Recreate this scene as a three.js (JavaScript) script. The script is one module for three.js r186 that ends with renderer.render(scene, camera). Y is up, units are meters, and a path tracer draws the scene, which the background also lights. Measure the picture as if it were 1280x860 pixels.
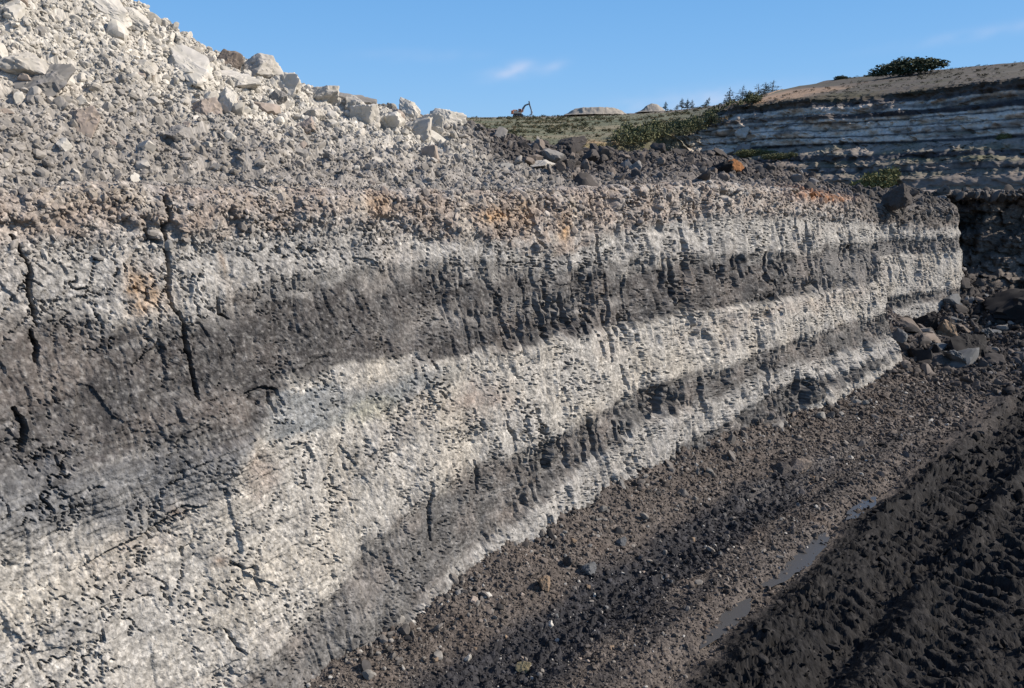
import * as THREE from 'three';
import { mergeGeometries, mergeVertices, toCreasedNormals } from 'three/addons/utils/BufferGeometryUtils.js';

// ------------------------------------------------------------------ camera, sky, sun, exposure
const EYE = 4.0;                                   // metres above the pit floor, about level with the top of the clay face
const scene = new THREE.Scene();
const camera = new THREE.PerspectiveCamera(46.36, 1024 / 688, 0.1, 4000);
camera.position.set(0, EYE, 0);
camera.rotation.set(THREE.MathUtils.degToRad(-10.4), 0, 0);
scene.add(camera);
const renderer = new THREE.WebGLRenderer({ antialias: true });
renderer.toneMapping = THREE.LinearToneMapping;
renderer.toneMappingExposure = 1.42;
renderer.shadowMap.enabled = true;
const SUN_DIR = new THREE.Vector3(0.81, 0.58, 0.0).normalize();
const sun = new THREE.DirectionalLight(0xfff3e4, 5.0);
sun.position.copy(SUN_DIR).multiplyScalar(120).add(new THREE.Vector3(8, 0, -14));
sun.target.position.set(8, 0, -14);
sun.castShadow = true;
sun.shadow.mapSize.set(4096, 4096);
Object.assign(sun.shadow.camera, { left: -160, right: 160, top: 160, bottom: -160, near: 1, far: 500 });
scene.add(sun, sun.target);

// ------------------------------------------------------------------ numbers: random, noise, cells
function rng(seed) { let a = seed >>> 0; return () => { a = (a + 0x6D2B79F5) >>> 0; let t = Math.imul(a ^ (a >>> 15), 1 | a); t = (t + Math.imul(t ^ (t >>> 7), 61 | t)) ^ t; return ((t ^ (t >>> 14)) >>> 0) / 4294967296; }; }
const PERM = new Uint8Array(512), GX = new Float32Array(256), GY = new Float32Array(256), R1 = new Float32Array(256), R2 = new Float32Array(256), R3 = new Float32Array(256);
{
  const r = rng(7), p = [...Array(256).keys()];
  for (let i = 255; i > 0; i--) { const j = Math.floor(r() * (i + 1)); [p[i], p[j]] = [p[j], p[i]]; }
  for (let i = 0; i < 512; i++) PERM[i] = p[i & 255];
  for (let i = 0; i < 256; i++) { const a = r() * Math.PI * 2; GX[i] = Math.cos(a); GY[i] = Math.sin(a); R1[i] = r(); R2[i] = r(); R3[i] = r(); }
}
function noise(x, y) {                              // gradient noise, about -0.7 .. 0.7
  const xf = Math.floor(x), yf = Math.floor(y), X = xf & 255, Y = yf & 255, fx = x - xf, fy = y - yf;
  const a = PERM[X + PERM[Y]], b = PERM[((X + 1) & 255) + PERM[Y]], c = PERM[X + PERM[(Y + 1) & 255]], d = PERM[((X + 1) & 255) + PERM[(Y + 1) & 255]];
  const u = fx * fx * fx * (fx * (fx * 6 - 15) + 10), v = fy * fy * fy * (fy * (fy * 6 - 15) + 10);
  const n0 = GX[a] * fx + GY[a] * fy, n1 = GX[b] * (fx - 1) + GY[b] * fy, n2 = GX[c] * fx + GY[c] * (fy - 1), n3 = GX[d] * (fx - 1) + GY[d] * (fy - 1);
  return n0 + u * (n1 - n0) + v * (n2 + u * (n3 - n2) - n0 - u * (n1 - n0));
}
function fbm(x, y, o = 4) { let s = 0, a = 1, t = 0; for (let i = 0; i < o; i++) { s += a * noise(x, y); t += a; a *= 0.5; x = x * 2.03 + 17.1; y = y * 2.03 + 5.7; } return s / t * 1.5; }
let wF1 = 0, wEdge = 0, wId = 0, wDX = 0, wDY = 0;  // cell noise: distance to the seed, to the border, the cell's number, offset from the seed
function cells(x, y) {
  const xi = Math.floor(x), yi = Math.floor(y); let b1 = 9, b2 = 9;
  for (let j = -1; j <= 1; j++) for (let i = -1; i <= 1; i++) {
    const id = PERM[((xi + i) & 255) + PERM[(yi + j) & 255]], dx = xi + i + R1[id] - x, dy = yi + j + R2[id] - y, d = dx * dx + dy * dy;
    if (d < b1) { b2 = b1; b1 = d; wId = id; wDX = dx; wDY = dy; } else if (d < b2) b2 = d;
  }
  wF1 = Math.sqrt(b1); wEdge = Math.sqrt(b2) - wF1; return wEdge;
}
const clamp = (x, a = 0, b = 1) => x < a ? a : x > b ? b : x;
const lerp = (a, b, t) => a + (b - a) * t;
const sstep = (a, b, x) => { const t = clamp((x - a) / (b - a)); return t * t * (3 - 2 * t); };
function curve(pts) { return (x) => { if (x <= pts[0][0]) return pts[0][1]; for (let i = 1; i < pts.length; i++) if (x <= pts[i][0]) return lerp(pts[i - 1][1], pts[i][1], (x - pts[i - 1][0]) / (pts[i][0] - pts[i - 1][0])); return pts[pts.length - 1][1]; }; }

// ------------------------------------------------------------------ sky (air and thin cloud only)
{
  const W = 2048, H = 1024, data = new Float32Array(W * H * 4);
  const blob = (az, el, a0, e0, ra, re, tilt) => { const x = (az - a0) / ra, y = (el - e0 - tilt * (az - a0)) / re; return Math.exp(-(x * x + y * y)); };
  for (let j = 0; j < H; j++) {
    const el = ((j + 0.5) / H - 0.5) * Math.PI, y = Math.sin(el), ce = Math.cos(el);
    for (let i = 0; i < W; i++) {
      const ph = ((i + 0.5) / W - 0.5) * 2 * Math.PI, x = Math.cos(ph) * ce, z = Math.sin(ph) * ce;
      const up = Math.max(0, y), t = Math.exp(-up * 7.5), t2 = Math.exp(-up * 3);
      let r = 0.085 + 0.030 * t2 + 0.34 * t, g = 0.13 + 0.527 * t2 - 0.03 * t, b = 0.28 + 1.19 * t2 - 0.75 * t; r *= 0.77; g *= 0.77; b *= 0.77;
      const sd = Math.max(0, x * SUN_DIR.x + y * SUN_DIR.y + z * SUN_DIR.z), glow = 0.25 * sd ** 6 + 0.5 * sd ** 40;
      r += glow; g += glow; b += glow;
      if (y > -0.02 && y < 0.6) {
        const az = Math.atan2(x, -z) * 57.296, e = el * 57.296;
        const wisp = 0.55 + 0.9 * fbm(az * 0.55, e * 1.6 - az * 0.25, 4);
        let c = 0;
        c += 0.55 * blob(az, e, 0.0, 8.35, 1.6, 0.42, 0.16) + 0.35 * blob(az, e, 0.45, 8.55, 0.7, 0.35, 0.1) + 0.28 * blob(az, e, 2.8, 8.6, 0.8, 0.4, 0.2);
        c += 0.42 * blob(az, e, 14, 6.3, 6, 0.75, 0.06) + 0.25 * blob(az, e, 31, 9.6, 5.5, 0.3, 0.09) + 0.10 * blob(az, e, -6.5, 9.3, 4, 0.35, 0.02);
        // the same thin streaks go on round the sky
        c += 0.22 * sstep(0.25, 0.75, fbm(az * 0.05 + 9, e * 0.35, 4)) * sstep(45, 60, Math.abs(az)) * sstep(2, 6, e);
        c = clamp(c * wisp);
        r = lerp(r, 0.55, c); g = lerp(g, 0.56, c); b = lerp(b, 0.66, c);
      }
      if (y < 0) { const q = sstep(0, -0.06, y); r = lerp(r, 0.10, q); g = lerp(g, 0.10, q); b = lerp(b, 0.10, q); }
      const k = (j * W + i) * 4; data[k] = r; data[k + 1] = g; data[k + 2] = b; data[k + 3] = 1;
    }
  }
  const tex = new THREE.DataTexture(data, W, H, THREE.RGBAFormat, THREE.FloatType);
  tex.mapping = THREE.EquirectangularReflectionMapping; tex.magFilter = THREE.LinearFilter; tex.needsUpdate = true;
  scene.background = tex; scene.environment = tex;
}

// ------------------------------------------------------------------ helpers
const taken = new Map();
function numbered(name) { const n = taken.get(name) ?? 0; taken.set(name, n + 1); return n ? `${name}_${String(n).padStart(3, '0')}` : name; }
function tag(o, label, category, group, kind) { if (label) o.userData.label = label; if (category) o.userData.category = category; if (group) o.userData.group = group; if (kind) o.userData.kind = kind; return o; }
function mesh(name, geo, mat, parent = scene) { const m = new THREE.Mesh(geo, mat); m.name = parent === scene ? numbered(name) : name; m.castShadow = m.receiveShadow = true; parent.add(m); return m; }
function sheet(nu, nv, at) {                        // grid surface; at(i, j, o) fills o = [x, y, z, r, g, b, u, v]
  const n = nu * nv, P = new Float32Array(n * 3), C = new Float32Array(n * 3), U = new Float32Array(n * 2), I = new Uint32Array((nu - 1) * (nv - 1) * 6), o = new Float64Array(8);
  for (let i = 0, k = 0; i < nu; i++) for (let j = 0; j < nv; j++, k++) { at(i, j, o); P[k * 3] = o[0]; P[k * 3 + 1] = o[1]; P[k * 3 + 2] = o[2]; C[k * 3] = o[3]; C[k * 3 + 1] = o[4]; C[k * 3 + 2] = o[5]; U[k * 2] = o[6]; U[k * 2 + 1] = o[7]; }
  let q = 0;
  for (let i = 0; i < nu - 1; i++) for (let j = 0; j < nv - 1; j++) { const a = i * nv + j, b = a + nv; I[q++] = a; I[q++] = b; I[q++] = a + 1; I[q++] = b; I[q++] = b + 1; I[q++] = a + 1; }
  const g = new THREE.BufferGeometry();
  g.setAttribute('position', new THREE.BufferAttribute(P, 3)); g.setAttribute('color', new THREE.BufferAttribute(C, 3)); g.setAttribute('uv', new THREE.BufferAttribute(U, 2)); g.setIndex(new THREE.BufferAttribute(I, 1));
  g.computeVertexNormals(); return g;
}
const mixInto = (c, d, t) => { c[0] += (d[0] - c[0]) * t; c[1] += (d[1] - c[1]) * t; c[2] += (d[2] - c[2]) * t; };

// fine grain for bump, tiling, 1 tile = 0.5 m
const grain = (() => {
  const N = 512, d = new Uint8Array(N * N * 4), r = rng(31), lay = [];
  for (const m of [8, 24, 64, 128, 256]) { const v = new Float32Array(m * m); for (let i = 0; i < v.length; i++) v[i] = r(); lay.push([m, v]); }
  for (let y = 0; y < N; y++) for (let x = 0; x < N; x++) {
    let s = 0, t = 0, w = 1;
    for (const [m, v] of lay) { const fx = x / N * m, fy = y / N * m, x0 = Math.floor(fx), y0 = Math.floor(fy), a = fx - x0, b = fy - y0, x1 = (x0 + 1) % m, y1 = (y0 + 1) % m; s += w * lerp(lerp(v[y0 * m + x0], v[y0 * m + x1], a), lerp(v[y1 * m + x0], v[y1 * m + x1], a), b); t += w; w *= 0.75; }
    const k = (y * N + x) * 4, q = clamp((s / t - 0.5) * 1.7 + 0.5) * 255; d[k] = d[k + 1] = d[k + 2] = q; d[k + 3] = 255;
  }
  const tx = new THREE.DataTexture(d, N, N); tx.wrapS = tx.wrapT = THREE.RepeatWrapping; tx.magFilter = THREE.LinearFilter; tx.repeat.set(0.6, 0.6); tx.needsUpdate = true; return tx;
})();
// crumbs of differing tone: tiling colour detail, 1 tile = 1.4 m
const crumbMap = (() => {
  const N = 1024, d = new Uint8Array(N * N * 4), r = rng(41), lay = [22, 52, 110].map((m) => { const a = new Float32Array(m * m * 3); for (let i = 0; i < a.length; i++) a[i] = r(); return [m, a]; });
  const tone = ([m, a], fx, fy) => { const x = fx * m, y = fy * m, xi = Math.floor(x), yi = Math.floor(y); let b = 9, v = 0; for (let j = -1; j <= 1; j++) for (let i = -1; i <= 1; i++) { const k = (((yi + j + m) % m) * m + (xi + i + m) % m) * 3, dx = xi + i + a[k] - x, dy = yi + j + a[k + 1] - y, q = dx * dx + dy * dy; if (q < b) { b = q; v = a[k + 2]; } } return v; };
  for (let y = 0; y < N; y++) for (let x = 0; x < N; x++) { const v = 0.26 * tone(lay[0], x / N, y / N) + 0.40 * tone(lay[1], x / N, y / N) + 0.34 * tone(lay[2], x / N, y / N), q = clamp(0.6 + (v - 0.5) * 0.62 + 0.5 * Math.max(0, v - 0.66), 0.2, 1) * 255, k = (y * N + x) * 4; d[k] = d[k + 1] = d[k + 2] = q; d[k + 3] = 255; }
  const tx = new THREE.DataTexture(d, N, N); tx.wrapS = tx.wrapT = THREE.RepeatWrapping; tx.magFilter = THREE.LinearFilter; tx.repeat.set(1 / 1.4, 1 / 1.4); tx.needsUpdate = true; return tx;
})();
const clayMat = new THREE.MeshPhysicalMaterial({ specularIntensity: 0.4, vertexColors: true, map: crumbMap, color: new THREE.Color().setRGB(1.62, 1.62, 1.62), roughness: 0.97, bumpMap: grain, bumpScale: 0.02 });
const mudMat = new THREE.MeshPhysicalMaterial({ specularIntensity: 0.3, vertexColors: true, map: crumbMap, color: new THREE.Color().setRGB(1.62, 1.62, 1.62), roughness: 0.9, bumpMap: grain, bumpScale: 0.02 });
const farMat = new THREE.MeshStandardMaterial({ vertexColors: true, roughness: 1 });
const rockMat = new THREE.MeshPhysicalMaterial({ specularIntensity: 0.3, vertexColors: true, roughness: 0.97 });

// the clay face: s runs along its foot, d stands out from it towards the viewer, y is up
const AX = -1.62, AZ = 6.14, UX = 0.6521, UZ = 0.7581, NX = UZ, NZ = -UX, BATTER = Math.tan(12 * Math.PI / 180), CS = -3.6, CD = 5.23;
const wx = (s, d) => AX + UX * s + NX * d, wz = (s, d) => -(AZ + UZ * s + NZ * d);
function sSteps(s0, s1, k, lo, hi) { const out = []; let s = s0; while (s < s1) { out.push(s); const r2 = CD * CD + (s - CS) ** 2; s += s < -2.5 ? 0.03 : clamp(k * r2 / (CD * 803), lo, hi); } out.push(s1); return out; }

// ------------------------------------------------------------------ the layered clay face
const topY = curve([[-6, 4.05], [-1.7, 4.06], [-1.2, 4.09], [0, 4.08], [2.95, 4.07], [4.4, 4.10], [6.3, 4.17], [8.7, 4.25], [12, 4.15], [17, 3.92], [23, 3.72], [27, 3.85]]);
const B1 = curve([[-1.77, 3.69], [-1.27, 3.7], [-0.69, 3.69], [-0.01, 3.75], [0.78, 3.76], [1.71, 3.7], [2.83, 3.54], [3.46, 3.38], [4.53, 3.35], [5.29, 3.54], [6.11, 3.63], [8.54, 3.67], [11.9, 3.66], [16.7, 3.36], [22.6, 3.1]]);
const B2 = curve([[-1.84, 3.23], [-1.36, 3.16], [-0.8, 3.08], [-0.56, 3.05], [-0.11, 3.24], [0.29, 3.34], [1.15, 3.38], [2.78, 3.33], [4.15, 3.2], [5.98, 3.17], [8.35, 3.09], [11.6, 2.96], [14.3, 2.99], [16.5, 2.95], [22.5, 2.8]]);
const B3 = curve([[-2.01, 2.21], [-1.53, 2.19], [-0.99, 2.09], [-0.45, 2.06], [-0.25, 2.08], [0.05, 2.30], [0.28, 2.46], [0.52, 2.48], [1.43, 2.42], [2.07, 2.36], [2.54, 2.36], [3.94, 2.32], [5.72, 2.3], [8.08, 2.27], [11.3, 2.13], [13.9, 2.06], [16.7, 2.04], [17.2, 2.45], [22.2, 2.35]]);
const B4 = curve([[-2.09, 1.77], [-1.61, 1.71], [-1.07, 1.64], [-0.5, 1.74], [-0.25, 1.95], [0.05, 2.30], [0.28, 2.48], [40, 2.9]]);
const LT = curve([[-0.06, 2.37], [0.48, 2.32], [1.2, 2.28], [2.28, 2.26]]), LB = curve([[-0.12, 2.07], [0.42, 2.02], [1.14, 2.02], [2.01, 2.13], [2.27, 2.26]]);
const B5 = curve([[-1.04, 0.17], [-0.29, 0.46], [0.13, 0.62], [0.62, 0.87], [1.13, 1.04], [2.28, 1.23], [3.65, 1.23], [5.46, 1.4], [6.56, 1.45], [7.77, 1.32], [9.28, 1.41], [11, 1.38], [13.2, 1.34], [16.4, 1.32], [21.6, 1.26]]);
const B6 = curve([[-1, -0.5], [0.09, -0.39], [0.71, 0.04], [1.25, 0.24], [1.83, 0.35], [2.6, 0.48], [3.52, 0.71], [4.54, 0.81], [5.34, 0.97], [6.41, 0.96], [7.64, 0.91], [9.16, 1.05], [10.9, 0.96], [12.9, 0.8], [16.2, 0.79], [21.5, 0.97]]);
const B7 = curve([[5.5, -0.6], [5.76, 0.28], [6.26, 0.49], [7.49, 0.45], [9.02, 0.65], [10.8, 0.68], [12.8, 0.5], [16, 0.45], [19, 0.4], [22, 0.3]]);
const B8 = curve([[8, -0.6], [9.1, 0.02], [10.5, 0.18], [11.8, 0.30], [13.1, 0.22], [15.9, 0.40], [22, 0.0]]);
const K = {
  white: [0.325, 0.311, 0.284], light: [0.2546, 0.2493, 0.2394], dark: [0.038, 0.0375, 0.039], brown: [0.266, 0.2242, 0.1938], orange: [0.3572, 0.2128, 0.095], lens: [0.171, 0.1809, 0.1847],
  streak: [0.1178, 0.1201, 0.1239], pink: [0.2204, 0.1786, 0.152], rust: [0.2508, 0.1064, 0.0418], cream: [0.3192, 0.2926, 0.247],
};
const spot = (s, h, a, b, ra, rb) => Math.exp(-(((s - a) / ra) ** 2 + ((h - b) / rb) ** 2));
// [s, h] courses of the open cracks, half width and depth in metres
const CRACKS = [
  [[[-0.62, 4.0], [-0.60, 3.86], [-0.65, 3.74], [-0.655, 3.6], [-0.66, 3.44], [-0.70, 3.29], [-0.69, 3.18], [-0.655, 3.12]], 0.0115, 0.40],
  [[[-0.635, 3.12], [-0.615, 3.0], [-0.62, 2.83], [-0.595, 2.66], [-0.60, 2.45]], 0.0115, 0.40],
  [[[-1.67, 3.74], [-1.63, 3.62], [-1.60, 3.52], [-1.63, 3.38], [-1.62, 3.25], [-1.61, 3.13]], 0.010, 0.3],
  [[[-1.65, 3.1], [-1.63, 2.99], [-1.66, 2.9]], 0.011, 0.26],
  [[[-0.30, 3.2], [-0.31, 3.08], [-0.24, 3.03]], 0.008, 0.06], [[[-0.78, 3.75], [-0.76, 3.68], [-0.7, 3.66]], 0.014, 0.09],
  [[[4.9, 4.02], [4.93, 3.86], [4.98, 3.7], [4.92, 3.5], [5.02, 3.3], [5.05, 3.1]], 0.03, 0.14], [[[3.62, 3.9], [3.7, 3.7], [3.72, 3.5], [3.85, 3.4]], 0.025, 0.12],
  [[[5.75, 3.85], [5.8, 3.6], [5.78, 3.4]], 0.022, 0.1], [[[3.85, 3.05], [3.8, 2.9], [3.87, 2.75], [3.7, 2.45]], 0.022, 0.1], [[[4.75, 2.95], [4.7, 2.75], [4.72, 2.5]], 0.022, 0.1],
  [[[5.1, 3.0], [5.05, 2.8], [5.1, 2.5], [5.05, 2.35]], 0.025, 0.12], [[[5.6, 2.95], [5.55, 2.7], [5.5, 2.45]], 0.02, 0.1], [[[2.95, 2.9], [3.0, 2.7], [3.05, 2.5]], 0.015, 0.08],
  [[[12.1, 3.5], [12.15, 3.1], [12.05, 2.8], [12.1, 2.5]], 0.07, 0.16], [[[10.05, 3.0], [10.0, 2.75], [10.1, 2.5]], 0.06, 0.14], [[[14.6, 3.0], [14.7, 2.75], [14.6, 2.6]], 0.08, 0.16], [[[8.4, 2.9], [8.35, 2.6]], 0.04, 0.12],
  [[[2.2, 1.3], [2.25, 1.1], [2.2, 0.95]], 0.011, 0.1], [[[1.55, 1.25], [1.5, 1.0], [1.45, 0.7]], 0.011, 0.1], [[[3.3, 1.5], [3.4, 1.3], [3.35, 1.1]], 0.02, 0.1], [[[5.2, 1.8], [5.25, 1.5]], 0.025, 0.12],
  [[[7.2, 1.3], [7.15, 1.0], [7.25, 0.7]], 0.04, 0.16], [[[9.3, 1.8], [9.25, 1.4]], 0.045, 0.12], [[[11.2, 1.6], [11.1, 1.2]], 0.05, 0.12], [[[-0.2, 2.4], [-0.03, 2.44], [0.1, 2.40], [0.12, 2.28]], 0.007, 0.07],
  [[[0.02, 2.4], [0.03, 2.2]], 0.007, 0.06], [[[-1.6, 1.5], [-1.45, 1.54], [-1.2, 1.57], [-0.95, 1.66], [-0.8, 1.66]], 0.009, 0.05], [[[-1.0, 1.68], [-0.85, 1.7], [-0.74, 1.66]], 0.009, 0.07], [[[-1.5, 2.0], [-1.42, 2.01]], 0.008, 0.05],
  [[[-0.6, 1.2], [-0.5, 1.12], [-0.42, 1.1], [-0.44, 0.95]], 0.007, 0.07], [[[-0.75, 0.75], [-0.7, 0.6], [-0.66, 0.55]], 0.007, 0.07], [[[-1.85, 2.62], [-1.8, 2.5], [-1.86, 2.35]], 0.016, 0.12],
];
function crackDepth(s, h) {
  let deep = 0; const ws = s + 0.012 * noise(s * 9 + 3, h * 11) + 0.012 * noise(s * 40, h * 40), wh = h + 0.012 * noise(s * 30 + 9, h * 30);
  for (const [pts, w, dp] of CRACKS) {
    if (s < pts[0][0] - 0.5 || s > pts[0][0] + 1.2) continue;
    for (let i = 1; i < pts.length; i++) {
      const ax = pts[i - 1][0], ay = pts[i - 1][1], bx = pts[i][0] - ax, by = pts[i][1] - ay, t = clamp(((ws - ax) * bx + (wh - ay) * by) / (bx * bx + by * by));
      const d = Math.hypot(ws - ax - bx * t, wh - ay - by * t), f = (i - 1 + t) / (pts.length - 1), wid = w * (0.55 + 0.75 * Math.sin(Math.PI * clamp(f, 0.06, 0.94)) ** 0.6) * (0.8 + 0.5 * noise(h * 14, 3));
      if (d < wid * 1.25) deep = Math.max(deep, dp * (1 - sstep(wid * 0.95, wid * 1.25, d)));
    }
  }
  return deep;
}
function faceOff(s, h) {                            // plan of the face: the recess beyond the corner, the toe that stands out
  let o = 0.10 * fbm(s * 0.35, 3.3, 2) + 0.07 * fbm(s * 0.9, h * 0.7 + 8, 3);
  o += -1.5 * sstep(16.4, 16.9, s + 0.5 * noise(h * 1.8, 5) + 0.2 * noise(h * 6, 8)) * (1 - clamp((s - 17.2) / 6.6));
  o -= 0.22 * Math.max(0, s - 24.4 + 0.9 * fbm(h * 0.9, 7, 3)) ** 1.6;
  o += 0.24 * sstep(10.4, 11.6, s) * sstep(16.9, 16.2, s) * sstep(0.85, 0.2, h + 0.5 * noise(s * 1.3, 2) + 0.2 * noise(s * 4, h * 3));
  o += 0.05 * sstep(-0.18, -0.26, s + 0.05 * noise(h * 4, 9)) * sstep(1.75, 1.95, h) * sstep(2.55, 2.35, h);
  o += 0.16 * sstep(1.5, 0, h) * sstep(2.4, -0.6, s);
  return o;
}
function hair(x, y, w) { const n = noise(x, y) + 0.45 * noise(x * 2.3 + 7, y * 2.3 + 3) + 0.2 * noise(x * 5.1 + 1, y * 5.1 + 9); return 1 - sstep(w * 0.5, w * 1.3, Math.abs(n)); }
function seams(s, h) { return Math.max(sstep(B2(s) + 0.04, B2(s) - 0.12, h) * sstep(B3(s) - 0.06, B3(s) + 0.06, h), sstep(B5(s) + 0.04, B5(s) - 0.1, h) * sstep(B6(s) - 0.05, B6(s) + 0.05, h), sstep(B7(s) + 0.05, B7(s) - 0.06, h)); }
function faceDetail(s, h) {
  const top = topY(s), b1 = B1(s), b2 = B2(s);
  const inTop = sstep(b1 - 0.12, b1 + 0.1, h), right = sstep(0.9, 5.0, s), left = 1 - sstep(-0.3, 1.2, s), wide = 1 + 0.22 * Math.max(0, s);
  const x = s + 0.06 * noise(s * 3, h * 3) + 0.02 * noise(s * 11, h * 11), y = h + 0.06 * noise(s * 3 + 7, h * 3 + 2) + 0.02 * noise(s * 11 + 3, h * 11);
  const dk = seams(s + 0.08 * noise(s * 4, h * 4), h + 0.04 * noise(s * 5, h * 5 + 3)), busy = clamp(0.30 + 1.3 * fbm(s * 1.1 + 4, h * 1.5, 3), 0.05, 0.95);
  let d = 0.045 * fbm(s * 2.1, h * 1.7, 4) * (1 + inTop) - 0.035 * dk * (1 - inTop) + 0.03 * noise(s * 0.7, 40);
  // broken faces: tilted plates of several sizes, upright in the scraped stretch
  cells(x * 3.6, y * 2.3 + x * 0.3); d += (R3[wId] - 0.5) * 0.024 + (wDX * (R1[wId] - 0.5) + wDY * (R2[wId] - 0.5) * (0.8 - 0.6 * right)) * 0.05 * (0.35 + busy);
  // upright creases and ribs left by the bucket teeth and by drying
  const vert = right * (0.55 + 0.75 * dk) * (1 - 0.3 * inTop) + 0.12 + 0.15 * dk;
  const c1 = noise(x * 4.6 + 3, y * 0.75 + 0.15 * x), c2 = noise(x * 10 + 13, y * 1.8), c3 = noise(x * 21 + 23, y * 4.4);
  const nw = 11 / Math.min(wide, 2.2), cm1 = sstep(-0.02, 0.3, noise(s * 0.8 + 50, h * 1.4)), cm2 = sstep(-0.02, 0.3, noise(s * 1.5 + 20, h * 2.1 + 9));
  d += vert * (0.020 * c1 + 0.014 * c2 + 0.010 * c3 - 0.12 * cm1 * Math.max(0, 1 - Math.abs(c1) * nw * 1.7) - 0.07 * cm2 * Math.max(0, 1 - Math.abs(c2) * nw * 1.2) - 0.03 * cm1 * Math.max(0, 1 - Math.abs(c3) * nw * 0.6));
  let m = sstep(0.0, 0.35, noise(s * 0.9 + 50, h * 1.7 + 0.3 * s)) * (0.12 + 0.88 * right); d -= 0.16 * m * hair(x * 3.2 + 3, y * 0.8, 0.017 * Math.min(wide, 3.2));
  m = sstep(0.0, 0.3, noise(s * 0.5 + 70, h * 1.3 + 3)) * sstep(4.5, 8, s); d -= 0.12 * m * hair(x * 1.15 + 11, y * 0.42 + 4, 0.06);
  // shrinkage cracks, finest in the pale beds
  m = sstep(0.0, 0.4, noise(s * 1.4 + 90, h * 1.4)) * (1 - 0.5 * dk); d -= 0.10 * m * hair(x * 4.3 + 60, y * 3.0, 0.014 * Math.min(wide, 2));
  m = sstep(-0.15, 0.3, noise(s * 2.7, h * 2.7 + 9)) * (1 - 0.4 * dk); d -= 0.05 * m * hair(x * 9 + 2, y * 6.5, 0.026 * Math.min(wide, 1.6));
  // bedding: thin plates that follow the layers at the left
  const lam = fbm(s * 2.2 + 0.6 * noise(s, h * 3), (h - 0.12 * s) * 22, 3);
  d += (0.020 * lam + 0.014 * fbm(s * 5, (h - 0.16 * s) * 48, 2)) * left * sstep(b2 - 0.3, b2 - 0.8, h) * (0.4 + busy);
  // crumbs
  const cr = 0.8 * busy * (1 + 0.6 * inTop) * (1 - 0.75 * right * (1 - inTop)), tilt = 0.75 - 0.7 * right;
  cells(x * 12, y * 8); d += ((R3[wId] - 0.5) * 0.010 + (wDX * (R1[wId] - 0.5) + wDY * (R2[wId] - 0.5) * tilt) * 0.030) * cr;
  cells(x * 27 + 5, y * 19); d += ((R3[wId] - 0.5) * 0.012 - 0.004 * (1 - sstep(0.04, 0.3, wEdge)) + (wDX * (R1[wId] - 0.5) + wDY * (R2[wId] - 0.5) * tilt) * 0.017) * cr;
  cells(x * 52 + 5, y * 40); d += ((R3[wId] - 0.5) * 0.011 + (wDX * (R1[wId] - 0.5) + wDY * (R2[wId] - 0.5) * tilt) * 0.015) * (0.3 + cr);
  if (right > 0) { cells(x * 5 + 9, y * 1.3 + 2); d += ((R3[wId] - 0.5) * 0.014 + wDX * (R1[wId] - 0.5) * 0.05) * right; cells(x * 11 + 9, y * 3.1 + 2); d += ((R3[wId] - 0.5) * 0.008 + wDX * (R1[wId] - 0.5) * 0.024) * right; }
  d += 0.012 * fbm(s * 18, h * 10, 3) * busy;
  // crumbly hollows in the brown top layer
  const hol = sstep(0.12, 0.5, fbm(s * 3.2 + 40, h * 3.6, 3)); d -= 0.075 * hol * inTop; d += 0.05 * inTop;
  if (h > top - 0.12) d -= 0.12 * ((h - top + 0.12) / 0.12) ** 2;
  return d - crackDepth(s, h);
}
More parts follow.
